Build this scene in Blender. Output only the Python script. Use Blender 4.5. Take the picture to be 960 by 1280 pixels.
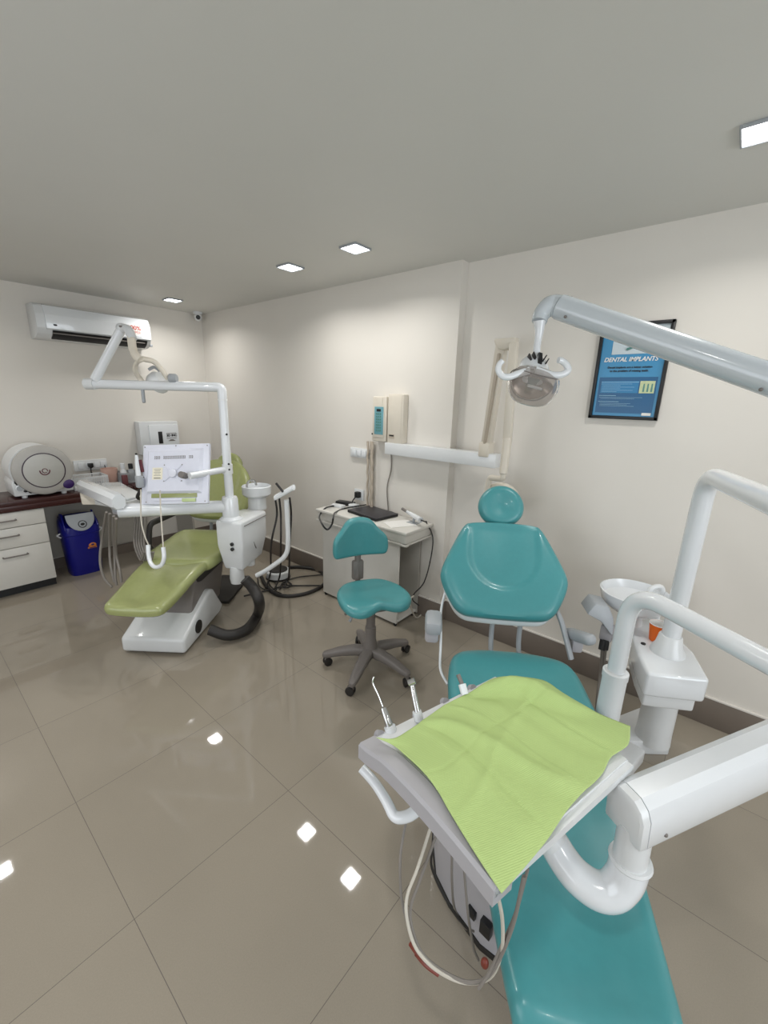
import bpy, bmesh, math, random
from mathutils import Vector, Matrix, noise
random.seed(7)
PI = math.pi
sc = bpy.context.scene
COL = sc.collection
for o in list(bpy.data.objects): bpy.data.objects.remove(o)

# ------------------------------------------------------------------ camera
HC = 1.613
RIGHT = Vector((0.64339199, -0.76508798, 0.02621302))
UP = Vector((0.18344541, 0.18732916, 0.96501584))
FWD = Vector((0.74323248, 0.6160748, -0.26087796))
FPX = 520.85
cd = bpy.data.cameras.new('camera'); cam = bpy.data.objects.new('camera', cd); COL.objects.link(cam)
cd.sensor_fit = 'VERTICAL'; cd.sensor_height = 36; cd.lens = FPX / 1280 * 36; cd.clip_start = 0.02
cam.matrix_world = Matrix(((RIGHT.x, UP.x, -FWD.x, 0), (RIGHT.y, UP.y, -FWD.y, 0), (RIGHT.z, UP.z, -FWD.z, HC), (0, 0, 0, 1)))
sc.camera = cam

# ------------------------------------------------------------------ world, lights, exposure
w = bpy.data.worlds.new('world'); sc.world = w; w.use_nodes = True
w.node_tree.nodes['Background'].inputs[0].default_value = (0.80, 0.88, 1.0, 1)
w.node_tree.nodes['Background'].inputs[1].default_value = 0.6
sc.view_settings.view_transform = 'Standard'; sc.view_settings.look = 'None'
sc.view_settings.gamma = 1; sc.view_settings.exposure = -0.36
sc.view_settings.use_curve_mapping = False

def area(name, loc, rot, sx, sy, power, color, spread=180):
    l = bpy.data.lights.new(name, 'AREA'); l.shape = 'RECTANGLE'; l.size = sx; l.size_y = sy
    l.energy = power; l.color = color; l.spread = math.radians(spread)
    o = bpy.data.objects.new(name, l); COL.objects.link(o); o.location = loc; o.rotation_euler = rot
    return o
# daylight entering through the window behind the photographer and fill light from a side window added out of view
area('window_daylight', (0.3, -3.05, 1.45), (math.radians(90), 0, 0), 2.6, 1.5, 70, (0.88, 0.94, 1.0))
area('side_fill_light', (-1.65, 1.2, 1.45), (math.radians(90), 0, math.radians(-90)), 2.6, 1.4, 34, (0.90, 0.95, 1.0))

# ------------------------------------------------------------------ helpers
def ray(x, y):
    a, b = (x - 480) / FPX, -(y - 640) / FPX
    return RIGHT * a + UP * b + FWD
CAMP = Vector((0, 0, HC))
def A(x, y, t): return CAMP + ray(x, y) * t               # point at depth t metres
def Zp(x, y, z): d = ray(x, y); return CAMP + d * ((z - HC) / d.z)
def Xp(x, y, v): d = ray(x, y); return CAMP + d * (v / d.x)
def Yp(x, y, v): d = ray(x, y); return CAMP + d * (v / d.y)

MATS = {}
def mat(name, col, rough=0.5, metal=0.0, var=0.04, bump=0.0, scale=30, coat=0.0, spec=0.5, emit=None, trans=0.0, alpha=1.0, sss=0.0):
    if name in MATS: return MATS[name]
    m = bpy.data.materials.new(name); m.use_nodes = True; nt = m.node_tree; b = nt.nodes['Principled BSDF']
    b.inputs['Roughness'].default_value = rough; b.inputs['Metallic'].default_value = metal
    b.inputs['Coat Weight'].default_value = coat; b.inputs['Coat Roughness'].default_value = 0.08
    b.inputs['Specular IOR Level'].default_value = spec
    b.inputs['Transmission Weight'].default_value = trans
    b.inputs['Alpha'].default_value = alpha
    c = (*col, 1)
    tc = nt.nodes.new('ShaderNodeTexCoord'); n = nt.nodes.new('ShaderNodeTexNoise')
    n.inputs['Scale'].default_value = scale; n.inputs['Detail'].default_value = 3
    nt.links.new(tc.outputs['Object'], n.inputs['Vector'])
    if var > 0:
        mx = nt.nodes.new('ShaderNodeMix'); mx.data_type = 'RGBA'
        mx.inputs[6].default_value = tuple(min(1, v * (1 - var)) for v in col) + (1,)
        mx.inputs[7].default_value = tuple(min(1, v * (1 + var)) for v in col) + (1,)
        nt.links.new(n.outputs['Fac'], mx.inputs[0]); nt.links.new(mx.outputs[2], b.inputs['Base Color'])
    else: b.inputs['Base Color'].default_value = c
    if bump > 0:
        bp = nt.nodes.new('ShaderNodeBump'); bp.inputs['Strength'].default_value = bump; bp.inputs['Distance'].default_value = 0.002
        nt.links.new(n.outputs['Fac'], bp.inputs['Height']); nt.links.new(bp.outputs['Normal'], b.inputs['Normal'])
    if emit:
        b.inputs['Emission Color'].default_value = (*emit[0], 1); b.inputs['Emission Strength'].default_value = emit[1]
    MATS[name] = m; return m

def srgb(r, g, b):
    f = lambda v: (v / 255 / 12.92) if v / 255 <= 0.04045 else ((v / 255 + 0.055) / 1.055) ** 2.4
    return (f(r), f(g), f(b))

FR = Matrix.Identity(4)      # frame in which shapes are laid out
ROOT = {}
def frame(m=None):
    global FR
    FR = m if m is not None else Matrix.Identity(4)
def frm(loc, rz=0): return Matrix.Translation(Vector(loc)) @ Matrix.Rotation(rz, 4, 'Z')

class MB:
    def __init__(s): s.bm = bmesh.new()
    def add(s, verts, faces):
        vs = [s.bm.verts.new(FR @ Vector(v)) for v in verts]
        for f in faces:
            try: s.bm.faces.new([vs[i] for i in f])
            except ValueError: pass
        return s
    def merge(s, b2):
        me = bpy.data.meshes.new('tmp'); b2.to_mesh(me); b2.free(); s.bm.from_mesh(me); bpy.data.meshes.remove(me); return s
    def box(s, c, d, bev=0.0, m=None, seg=2):
        b = bmesh.new(); bmesh.ops.create_cube(b, size=1)
        for v in b.verts: v.co = Vector((v.co.x * d[0], v.co.y * d[1], v.co.z * d[2]))
        if bev > 0: bmesh.ops.bevel(b, geom=list(b.edges), offset=min(bev, min(d) * .49), segments=seg, profile=.5, affect='EDGES')
        M = FR @ Matrix.Translation(Vector(c)) @ (m if m is not None else Matrix.Identity(4))
        b.transform(M); return s.merge(b)
    def prism(s, pts, vec, bev=0.0, seg=2):
        """polygon pts (3D) swept by vec"""
        b = bmesh.new(); vec = Vector(vec)
        a = [b.verts.new(Vector(p)) for p in pts]; c = [b.verts.new(Vector(p) + vec) for p in pts]; n = len(pts)
        b.faces.new(a[::-1]); b.faces.new(c)
        for i in range(n): b.faces.new((a[i], a[(i + 1) % n], c[(i + 1) % n], c[i]))
        bmesh.ops.recalc_face_normals(b, faces=list(b.faces))
        if bev > 0: bmesh.ops.bevel(b, geom=list(b.edges), offset=bev, segments=seg, profile=.5, affect='EDGES')
        b.transform(FR); return s.merge(b)
    def loft(s, rings, cap=True):
        """rings: list of equal-length point loops"""
        b = bmesh.new(); R = [[b.verts.new(Vector(p)) for p in r] for r in rings]; n = len(rings[0])
        for i in range(len(R) - 1):
            for j in range(n): b.faces.new((R[i][j], R[i][(j + 1) % n], R[i + 1][(j + 1) % n], R[i + 1][j]))
        if cap: b.faces.new(R[0][::-1]); b.faces.new(R[-1])
        bmesh.ops.recalc_face_normals(b, faces=list(b.faces)); b.transform(FR); return s.merge(b)
    def tube(s, path, r, n=12, smooth=6, cap=True, sx=1.0):
        P = catmull([Vector(p) for p in path], smooth) if smooth and len(path) > 2 else [Vector(p) for p in path]
        m = len(P); rs = r if callable(r) else (lambda t: r)
        rings = []; T0 = (P[1] - P[0]).normalized()
        u = T0.orthogonal().normalized()
        for i in range(m):
            T = (P[min(i + 1, m - 1)] - P[max(i - 1, 0)]).normalized()
            u = (u - T * u.dot(T)).normalized(); v = T.cross(u); rr = rs(i / (m - 1))
            rings.append([P[i] + (u * math.cos(2 * PI * k / n) + v * math.sin(2 * PI * k / n) * sx) * rr for k in range(n)])
        return s.loft(rings, cap)
    def lathe(s, prof, c=(0, 0, 0), n=32, m=None, cap=True):
        M = Matrix.Translation(Vector(c)) @ (m if m is not None else Matrix.Identity(4))
        return s.loft([[M @ Vector((r * math.cos(2 * PI * k / n), r * math.sin(2 * PI * k / n), z)) for k in range(n)] for r, z in prof], cap)
    def ball(s, c, r, m=None):
        b = bmesh.new(); bmesh.ops.create_uvsphere(b, u_segments=16, v_segments=10, radius=1)
        for v in b.verts: v.co = Vector((v.co.x * r[0], v.co.y * r[1], v.co.z * r[2]))
        b.transform(FR @ Matrix.Translation(Vector(c)) @ (m if m is not None else Matrix.Identity(4))); return s.merge(b)
    def build(s, name, material, parent=None, label=None, cat=None, group=None, kind=None, sharp=35, origin=None):
        me = bpy.data.meshes.new(name); o = bpy.data.objects.new(name, me); COL.objects.link(o)
        if parent is not None:
            r = ROOT[parent.name]; o.parent = parent; s.bm.transform(r.inverted()); ROOT[o.name] = r
        else:
            if origin is None and kind != 'structure':
                xs = [v.co for v in s.bm.verts]
                origin = Vector(((min(p.x for p in xs) + max(p.x for p in xs)) / 2, (min(p.y for p in xs) + max(p.y for p in xs)) / 2, min(p.z for p in xs)))
            if origin is not None: s.bm.transform(Matrix.Translation(-Vector(origin))); o.location = origin
            ROOT[o.name] = Matrix.Translation(Vector(origin)) if origin is not None else Matrix.Identity(4)
        for f in s.bm.faces: f.smooth = True
        s.bm.to_mesh(me); s.bm.free()
        me.set_sharp_from_angle(angle=math.radians(sharp))
        me.materials.append(material)
        tagp(o, label, cat, group, kind); return o

def tagp(o, label=None, cat=None, group=None, kind=None):
    if label: o['label'] = label
    if cat: o['category'] = cat
    if group: o['group'] = group
    if kind: o['kind'] = kind
def thing(name, label, cat, loc=(0, 0, 0), rz=0, group=None):
    o = bpy.data.objects.new(name, None); COL.objects.link(o); o.empty_display_size = .1
    o.location = loc; o.rotation_euler = (0, 0, rz); ROOT[o.name] = frm(loc, rz); tagp(o, label, cat, group); return o
def copy_tree(o, parent=None):
    c = o.copy(); COL.objects.link(c)
    if parent is not None: c.parent = parent
    for ch in list(o.children): copy_tree(ch, c)
    return c

def catmull(P, n):
    out = []; m = len(P)
    for i in range(m - 1):
        p0 = P[i - 1] if i else P[0] * 2 - P[1]; p1, p2 = P[i], P[i + 1]; p3 = P[i + 2] if i + 2 < m else P[-1] * 2 - P[-2]
        for k in range(n):
            t = k / n
            out.append(0.5 * ((2 * p1) + (p2 - p0) * t + (2 * p0 - 5 * p1 + 4 * p2 - p3) * t * t + (3 * p1 - p0 - 3 * p2 + p3) * t ** 3))
    out.append(P[-1]); return out
def fillet(P, r, n=6):
    """polyline with rounded corners"""
    P = [Vector(p) for p in P]; out = [P[0]]
    for i in range(1, len(P) - 1):
        a = (P[i - 1] - P[i]); b = (P[i + 1] - P[i]); rr = min(r, a.length * .45, b.length * .45)
        p = P[i] + a.normalized() * rr; q = P[i] + b.normalized() * rr
        for k in range(n + 1):
            t = k / n; out.append(p * (1 - t) ** 2 + P[i] * 2 * t * (1 - t) + q * t * t)
    out.append(P[-1]); return out
def chaikin(P, it=3):
    P = [Vector((p[0], p[1], 0)) for p in P]
    for _ in range(it):
        Q = []
        for i in range(len(P)):
            a, b = P[i], P[(i + 1) % len(P)]; Q += [a * .75 + b * .25, a * .25 + b * .75]
        P = Q
    return P
def cushion(mb, outline, thick, er, mp, top=None, it=3, rings=9, e0=None):
    """padded slab over a rounded outline; mp(a,b,h) places it, top(a,b) adds relief"""
    P = chaikin(outline, it)
    ax = [p.x for p in P]; ay = [p.y for p in P]; cx, cy = (min(ax) + max(ax)) / 2, (min(ay) + max(ay)) / 2
    hx, hy = (max(ax) - min(ax)) / 2, (max(ay) - min(ay)) / 2
    prof = [(er * .9, 0), (er * .35, .05 * thick), (er * .08, .18 * thick), (0, .38 * thick), (0, .55 * thick), (er * .1, .72 * thick), (er * .3, .86 * thick), (er * .6, .95 * thick), (er * 1.0, .99 * thick), (er * 1.4, thick)]
    R = []
    for e, h in prof:
        fx, fy = max(.02, 1 - e / hx), max(.02, 1 - e / hy)
        R.append([(cx + (p.x - cx) * fx, cy + (p.y - cy) * fy, h) for p in P])
    fx0, fy0 = 1 - er * 1.4 / hx, 1 - er * 1.4 / hy
    for k in range(1, rings + 1):
        f = 1 - k / (rings + .35)
        R.append([(cx + (p.x - cx) * fx0 * f, cy + (p.y - cy) * fy0 * f, thick) for p in P])
    out = []
    for r in R:
        row = []
        for a, b, h in r:
            if top and h > .9 * thick: h = h + top(a, b) * min(1, (h / thick - .9) * 10)
            row.append(mp(a, b, h))
        out.append(row)
    return mb.loft(out)
def sstep(a, b, x):
    t = max(0, min(1, (x - a) / (b - a))); return t * t * (3 - 2 * t)

def text_mesh(s, size, M, name, material, parent, depth=.0006, align='CENTER', shear=0.0, label=None, bold=0.0, sx=1.0):
    c = bpy.data.curves.new('t', 'FONT'); c.body = s; c.size = size; c.extrude = depth; c.align_x = align; c.align_y = 'CENTER'; c.shear = shear; c.offset = bold
    o = bpy.data.objects.new('t', c); COL.objects.link(o)
    dg = bpy.context.evaluated_depsgraph_get(); me = bpy.data.meshes.new_from_object(o.evaluated_get(dg))
    b = bmesh.new(); b.from_mesh(me); bpy.data.objects.remove(o); bpy.data.curves.remove(c); bpy.data.meshes.remove(me)
    b.transform(FR @ M @ Matrix.Diagonal((sx, 1, 1, 1)))
    mb = MB(); mb.merge(b); return mb.build(name, material, parent, label=label)
def basis(o, x, y, z):
    x, y, z = Vector(x), Vector(y), Vector(z)
    return Matrix(((x.x, y.x, z.x, o[0]), (x.y, y.y, z.y, o[1]), (x.z, y.z, z.z, o[2]), (0, 0, 0, 1)))

# ------------------------------------------------------------------ materials
def wall_mat(name, col, bump):
    m = mat(name, col, .55, var=.025, bump=bump, scale=3.0); nt = m.node_tree
    n = [x for x in nt.nodes if x.type == 'TEX_NOISE'][0]; n.inputs['Detail'].default_value = 8
    return m
m_wall = wall_mat('wall_paint', srgb(222, 217, 209), .05)
m_ceil = wall_mat('ceiling_paint', srgb(214, 213, 208), .05)
m_skirt = mat('skirting_tile', srgb(114, 104, 95), .4, var=.12, scale=8)
m_white = mat('white_enamel', srgb(226, 229, 232), .22, coat=.9, var=.015)
m_white2 = mat('white_plastic', srgb(219, 221, 222), .33, coat=.3, var=.02)
m_cream = mat('cream_plastic', srgb(214, 206, 192), .4, var=.03)
m_creamd = mat('dark_cream_plastic', srgb(184, 172, 156), .45, var=.03)  # deeper cream for the nameplate, beam seam and cables
m_grey = mat('light_grey_plastic', srgb(160, 164, 168), .45, var=.03)
m_dgrey = mat('stool_grey_plastic', srgb(118, 112, 108), .45, var=.05, bump=.1, scale=80)
m_tray = mat('tray_grey_plastic', srgb(170, 168, 172), .4, var=.02)
m_teal = mat('teal_upholstery', srgb(70, 144, 148), .32, var=.05, bump=.12, scale=45, coat=.12)
m_green = mat('olive_upholstery', srgb(152, 158, 104), .27, var=.06, bump=.08, scale=45, coat=.3)
m_black = mat('black_plastic', srgb(22, 22, 24), .4, var=.1)
m_rubber = mat('black_rubber', srgb(38, 35, 33), .55, var=.1)
m_hose = mat('grey_hose', srgb(128, 122, 116), .5, var=.05)
m_hosew = mat('pale_hose', srgb(196, 190, 178), .45, var=.05)
m_chrome = mat('chrome', srgb(200, 200, 200), .18, metal=1, var=.02)
m_blue = mat('blue_bin_plastic', srgb(10, 14, 118), .35, var=.06)
m_dark = mat('dark_wood_laminate', srgb(62, 32, 30), .25, var=.25, scale=14)
m_lam = mat('white_laminate', srgb(214, 211, 204), .38, var=.02)
m_lamb = mat('beige_edge_laminate', srgb(190, 180, 162), .45, var=.03)
m_lamg = mat('grey_laminate', srgb(172, 168, 160), .5, var=.03)
m_paperw = mat('white_paper', srgb(236, 234, 230), .7, var=.01)
m_red = mat('red_rubber', srgb(128, 56, 42), .4, var=.05)
m_orange = mat('orange_paper', srgb(245, 112, 20), .5, var=.03)
m_purple = mat('purple_plastic', srgb(52, 24, 92), .4, var=.05)
m_led = mat('led_diffuser', (1, 1, 1), .4, var=0, emit=((.93, .97, 1.0), 14))
m_red_print = mat('red_print', srgb(190, 70, 60), .5, var=0)
m_teal_print = mat('teal_keypad', srgb(108, 160, 170), .4, var=.05)
m_teal_key = mat('green_keys', srgb(90, 140, 132), .4, var=.05)
m_yellow_print = mat('orange_print', srgb(200, 120, 50), .5, var=0)

def floor_material():
    m = bpy.data.materials.new('floor_tile'); m.use_nodes = True; nt = m.node_tree; b = nt.nodes['Principled BSDF']; L = nt.links
    tc = nt.nodes.new('ShaderNodeTexCoord'); sep = nt.nodes.new('ShaderNodeSeparateXYZ'); L.new(tc.outputs['Object'], sep.inputs[0])
    def math_(op, a, b_=None, c=None):
        n = nt.nodes.new('ShaderNodeMath'); n.operation = op
        for i, v in enumerate((a, b_, c)):
            if v is None: continue
            if isinstance(v, (int, float)): n.inputs[i].default_value = v
            else: L.new(v, n.inputs[i])
        return n.outputs[0]
    gs = []; ids = []
    for k, off in ((0, .236), (1, .579)):
        s = math_('ADD', sep.outputs[k], -off + 60.0); s = math_('DIVIDE', s, .6)
        ids.append(math_('FLOOR', s)); f = math_('FRACT', s); f = math_('SUBTRACT', f, .5); f = math_('ABSOLUTE', f)
        gs.append(math_('GREATER_THAN', f, .4984))
    g = math_('MAXIMUM', gs[0], gs[1])
    no = nt.nodes.new('ShaderNodeTexNoise'); no.inputs['Scale'].default_value = 260; no.inputs['Detail'].default_value = 4; L.new(tc.outputs['Object'], no.inputs['Vector'])
    no2 = nt.nodes.new('ShaderNodeTexNoise'); no2.inputs['Scale'].default_value = 2.2; no2.inputs['Detail'].default_value = 5; L.new(tc.outputs['Object'], no2.inputs['Vector'])
    wn = nt.nodes.new('ShaderNodeTexWhiteNoise'); wn.noise_dimensions = '2D'
    cb = nt.nodes.new('ShaderNodeCombineXYZ'); L.new(ids[0], cb.inputs[0]); L.new(ids[1], cb.inputs[1]); L.new(cb.outputs[0], wn.inputs['Vector'])
    v = math_('MULTIPLY_ADD', no.outputs['Fac'], .20, -.10); v = math_('ADD', v, math_('MULTIPLY_ADD', no2.outputs['Fac'], .14, -.07))
    v = math_('ADD', v, math_('MULTIPLY_ADD', wn.outputs['Value'], .05, -.025)); v = math_('ADD', v, 1.0)
    vm = nt.nodes.new('ShaderNodeVectorMath'); vm.operation = 'SCALE'; vm.inputs[0].default_value = srgb(150, 141, 127); L.new(v, vm.inputs['Scale'])
    mx = nt.nodes.new('ShaderNodeMix'); mx.data_type = 'RGBA'; L.new(g, mx.inputs[0]); L.new(vm.outputs[0], mx.inputs[6]); mx.inputs[7].default_value = (*srgb(92, 84, 76), 1)
    L.new(mx.outputs[2], b.inputs['Base Color'])
    r = math_('MULTIPLY_ADD', g, .5, .035); L.new(r, b.inputs['Roughness'])
    b.inputs['Specular IOR Level'].default_value = .5
    return m
m_floor = floor_material()

# ------------------------------------------------------------------ setting
H = 2.44; XW = 2.455; XN = 2.53; YB = 4.66; XL = -1.7; YF = -3.1; YS = 1.47
MB().box(((XL + 2.8) / 2, (YF + YB) / 2, -.05), (2.8 - XL + .2, YB - YF + .4, .1)).build('floor', m_floor, kind='structure')
MB().box(((XL + 2.8) / 2, (YF + YB) / 2, H + .1), (2.8 - XL + .2, YB - YF + .4, .2)).build('ceiling', m_ceil, kind='structure')
b = MB(); b.prism([(XW, YB + .1, 0), (XW, YS, 0), (XN, YS, 0), (XN, YF - .1, 0), (2.75, YF - .1, 0), (2.75, YB + .1, 0)], (0, 0, H)); b.build('wall_right', m_wall, kind='structure')
MB().box(((XL + XW) / 2, YB + .1, H / 2), (XW - XL + .01, .2, H)).build('wall_back', m_wall, kind='structure')
def wall_with_hole(name, P0, u, L_, n, h0, h1, a0, a1):
    b = MB(); P0, u, n = Vector(P0), Vector(u), Vector(n)
    for (s0, s1, z0, z1) in ((0, L_, 0, h0), (0, L_, h1, H), (0, a0, h0, h1), (a1, L_, h0, h1)):
        b.prism([P0 + u * s0 + Vector((0, 0, z0)), P0 + u * s1 + Vector((0, 0, z0)), P0 + u * s1 + Vector((0, 0, z1)), P0 + u * s0 + Vector((0, 0, z1))], n * .12)
    b.build(name, m_wall, kind='structure')
wall_with_hole('wall_front', (XL, YF, 0), (1, 0, 0), XN - XL, (0, -1, 0), .7, 2.2, .7, 3.3)
wall_with_hole('wall_left', (XL, YF, 0), (0, 1, 0), YB - YF, (-1, 0, 0), .75, 2.15, 3.0, 5.6)  # left opening is added out of view to let in fill light
for nm, c, d1 in (('window_1', (XL + 2.0, YF - .06, 1.45), 0), ('added_side_window', (XL - .06, YF + 4.3, 1.45), 1)):
    b = MB(); L_, hh = 2.6, 1.5 if not d1 else 1.4
    def bb(s, z, ls, lz):
        if d1: b.box((c[0], c[1] + s, c[2] + z), (.05, ls, lz))
        else: b.box((c[0] + s, c[1], c[2] + z), (ls, .05, lz))
    for s in (-1.28, 0, 1.28): bb(s, 0, .05, hh)
    for z in (-hh / 2 + .02, hh / 2 - .02): bb(0, z, L_, .05)
    b.build(nm, m_white, kind='structure')
# skirting
b = MB()
b.prism([(XW - .012, YB, 0), (XW - .012, YS - .012, 0), (XN - .012, YS - .012, 0), (XN - .012, YF, 0), (XN, YF, 0), (XN, YS, 0), (XW, YS, 0), (XW, YB, 0)], (0, 0, .155), .002); b.build('baseboard_right', m_skirt, kind='structure')
b = MB(); b.prism([(XW - .013, YB - .001, .155), (XW - .013, YS - .013, .155), (XN - .013, YS - .013, .155), (XN - .013, YF, .155), (XN, YF, .155), (XN, YS, .155), (XW, YS, .155), (XW, YB, .155)], (0, 0, .012), .002); b.build('trim_1', m_wall, kind='structure')
MB().box(((XL + XW) / 2, YB - .005, .05), (XW - XL - .03, .01, .1)).build('baseboard_back', m_skirt, kind='structure')

# ------------------------------------------------------------------ ceiling lights
LP = [(1.935, 4.17, 'square recessed ceiling light beside the air conditioner, farthest of the lit row'),
      (1.935, 2.46, 'square recessed ceiling light next beyond the middle one of the row'),
      (1.925, 1.86, 'square recessed ceiling light above the teal stool, third from the back wall'),
      (1.905, .105, 'square recessed ceiling light cut by the right edge of the picture')]
LQ = [(-.02, 4.17), (-.02, 2.46), (-.02, 1.86), (-.02, .105), (1.9, -1.6), (-.02, -1.6)]
t = thing('ceiling_light', LP[0][2], 'ceiling light', (LP[0][0], LP[0][1], H - .012), 0, 'square ceiling lights')
frame(frm((LP[0][0], LP[0][1], H - .012)))
b = MB()
for sx, sy, lx, ly in ((0, .063, .132, .006), (0, -.063, .132, .006), (.063, 0, .006, .12), (-.063, 0, .006, .12)): b.box((sx, sy, .006), (lx, ly, .012), .002)
b.build('frame', m_grey, t); MB().box((0, 0, .008), (.12, .12, .006)).build('diffuser', m_led, t)
frame()
lights = [t]
for x, y, lb in LP[1:]:
    c = copy_tree(t); c.location = (x, y, H - .012); c['label'] = lb; lights.append(c)
for x, y in LQ:
    c = copy_tree(t); c.location = (x, y, H - .012)
    c['label'] = {4.17: 'square ceiling light of the left row nearest the air conditioner, mirrored in the floor', 2.46: 'square ceiling light of the left row beside the green chair legs, above the picture', 1.86: 'square ceiling light of the left row over the open floor, above the picture', .105: 'square ceiling light right above the photographer', -1.6: 'square ceiling light of the left row behind the photographer'}[y]
    if x > 1: c['label'] = 'square ceiling light of the right row behind the photographer'
for i, (x, y) in enumerate([(a[0], a[1]) for a in LP] + LQ):
    area('lamp_glow', (x, y, H - .02), (0, 0, 0), .12, .12, 6.0, (1.0, .985, .955), 150)

# ------------------------------------------------------------------ air conditioner
x0, x1 = .955, 1.815; yw = YB; dp = .24
t = thing('air_conditioner', 'white split air conditioner mounted high on the back wall', 'air conditioner', ((x0 + x1) / 2, yw, 2.03))
pf = [(0, 2.29), (-.17, 2.285), (-.215, 2.265), (-dp, 2.20), (-dp, 2.10), (-.215, 2.055), (-.15, 2.025), (0, 2.02)]
b = MB(); b.prism([(x0, yw + y, z) for y, z in pf], (x1 - x0, 0, 0), .006); b.build('body', m_white2, t)
b = MB(); b.prism([(x0 + .06, yw + y, z) for y, z in [(-.19, 2.28), (-.222, 2.268), (-dp - .012, 2.20), (-dp - .012, 2.095), (-dp + .005, 2.085), (-dp + .01, 2.2), (-.2, 2.265)]], (x1 - x0 - .065, 0, 0), .003); fp = b.build('front_panel', m_white, t)
b = MB(); b.prism([(x0 + .10, yw + y, z) for y, z in [(-dp - .004, 2.082), (-.222, 2.05), (-.165, 2.022), (-.16, 2.03), (-.21, 2.06), (-dp + .004, 2.085)]], (x1 - x0 - .14, 0, 0)); b.build('louvre', m_black, t, label='black air outlet with louvre')
b = MB(); b.box(((x0 + x1) / 2 + .02, yw - .233, 2.063), (x1 - x0 - .16, .004, .008)); b.build('louvre_blade', m_dgrey, t)
b = MB(); b.ball((x0 + .12, yw - dp - .012, 2.125), (.014, .003, .007)); b.build('badge', m_black, fp)
MB().box((x1 + .008, yw - .19, 2.05), (.025, .03, .02), .004).build('drain_stub', m_grey, t)
Mf = lambda x, z: basis((x, yw - dp - .0125, z), (1, 0, 0), (0, 0, 1), (0, -1, 0))
MB().box((1.668, yw - dp - .0125, 2.165), (.13, .001, .075)).build('sticker', m_paperw, fp)
frame(); text_mesh('100%', .052, Mf(1.668, 2.182), 'sticker_text', m_red_print, fp, bold=.001, depth=.001)
text_mesh('COPPER', .03, Mf(1.668, 2.145), 'sticker_text', m_red_print, fp, depth=.001)
text_mesh('INVERTER', .012, Mf(1.70, 2.108), 'panel_text', m_grey, fp, depth=.001)

# ------------------------------------------------------------------ security camera
t = thing('security_camera', 'small white dome security camera in the ceiling corner above the back wall', 'camera', (2.36, 4.55, H - .075))
c = Vector((2.36, 4.55, H))
frame(); b = MB(); b.lathe([(.045, 0), (.045, -.02), (.03, -.026)], c); b.build('mount', m_white2, t)
d = (CAMP - c).normalized(); Q = d.to_track_quat('Z', 'Y').to_matrix().to_4x4()
b = MB(); b.ball((c.x, c.y, c.z - .05), (.04, .04, .04)); b.build('body', m_white2, t)
b = MB(); p = c + Vector((0, 0, -.05)) + d * .032; b.lathe([(.022, 0), (.022, .012), (.012, .014)], p, 20, Q); b.build('lens', m_black, t)

# ------------------------------------------------------------------ distribution box on back wall
t = thing('distribution_box', 'white wall box with a black window and printed sign, behind the monitor', 'electrical box', (1.8, YB, 1.0))
b = MB(); b.box((1.845, YB - .06, 1.17), (.38, .12, .33), .008); b.build('body', m_white2, t)
b = MB(); b.box((1.885, YB - .125, 1.16), (.29, .014, .285), .006); dr = b.build('door', m_white, t)
b = MB(); b.box((1.842, YB - .134, 1.175), (.04, .006, .12), .002); b.build('window_slot', m_black, dr)
Md = lambda x, z: basis((x, YB - .1335, z), (1, 0, 0), (0, 0, 1), (0, -1, 0))
text_mesh('3D INC', .032, Md(1.955, 1.192), 'door_text', m_black, dr, bold=.0015)
b = MB(); b.prism([(1.915, YB - .1335, 1.135), (1.99, YB - .1335, 1.135), (1.965, YB - .1335, 1.152), (1.94, YB - .1335, 1.152)], (0, -.001, 0)); b.box((1.952, YB - .1335, 1.165), (.1, .001, .005)); b.box((1.952, YB - .1335, 1.215), (.1, .001, .005)); b.build('door_mark', m_dgrey, dr)

# ------------------------------------------------------------------ worktop, drawers, things on it
WZ = .775; YW = 4.20
b = MB(); b.box((.42, (YW + YB) / 2, WZ - .02), (2.0, YB - YW, .04), .004); b.box((.42, YW + .012, WZ - .06), (2.0, .024, .045), .003)
b.build('worktop', m_dark, label='dark reddish wooden worktop along the back wall', cat='worktop')
t = thing('drawer_cabinet', 'white three-drawer cabinet with grey handles under the worktop', 'cabinet', (.35, 4.3, 0))
cx0, cx1 = -.02, .745; yc = YW + .035
b = MB(); b.box(((cx0 + cx1) / 2, (yc + .02 + YB) / 2, .38), (cx1 - cx0, YB - yc - .03, .62), .003); b.box(((cx0 + cx1) / 2, yc + .15, .035), (cx1 - cx0 - .02, .2, .07)); b.build('body', m_lam, t)
b = MB(); b.box(((cx0 + cx1) / 2, yc + .04, .035), (cx1 - cx0, .012, .066)); b.build('plinth', m_black, t)
for z0, z1 in ((.565, .685), (.40, .56), (.075, .395)):
    b = MB(); b.box(((.26 + cx1) / 2, yc, (z0 + z1) / 2), (cx1 - .26, .018, z1 - z0), .003); dr = b.build('drawer', m_lam, t)
    zc = z1 - .06; hx = .485 + (.03 if z1 < .5 else 0)
    b = MB(); b.tube(fillet([(hx - .075, yc - .009, zc), (hx - .075, yc - .035, zc), (hx + .075, yc - .035, zc), (hx + .075, yc - .009, zc)], .012), .006, 8, 0); b.build('handle', m_dgrey, dr)
b = MB(); b.box((.115, yc + .004, .38), (.27, .012, .61), .003); b.build('side_door', m_lam, t)
MB().box((1.075, YB - .24, .35), (.0001 + .018, .0001 + .018, .0001)) if False else None

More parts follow.
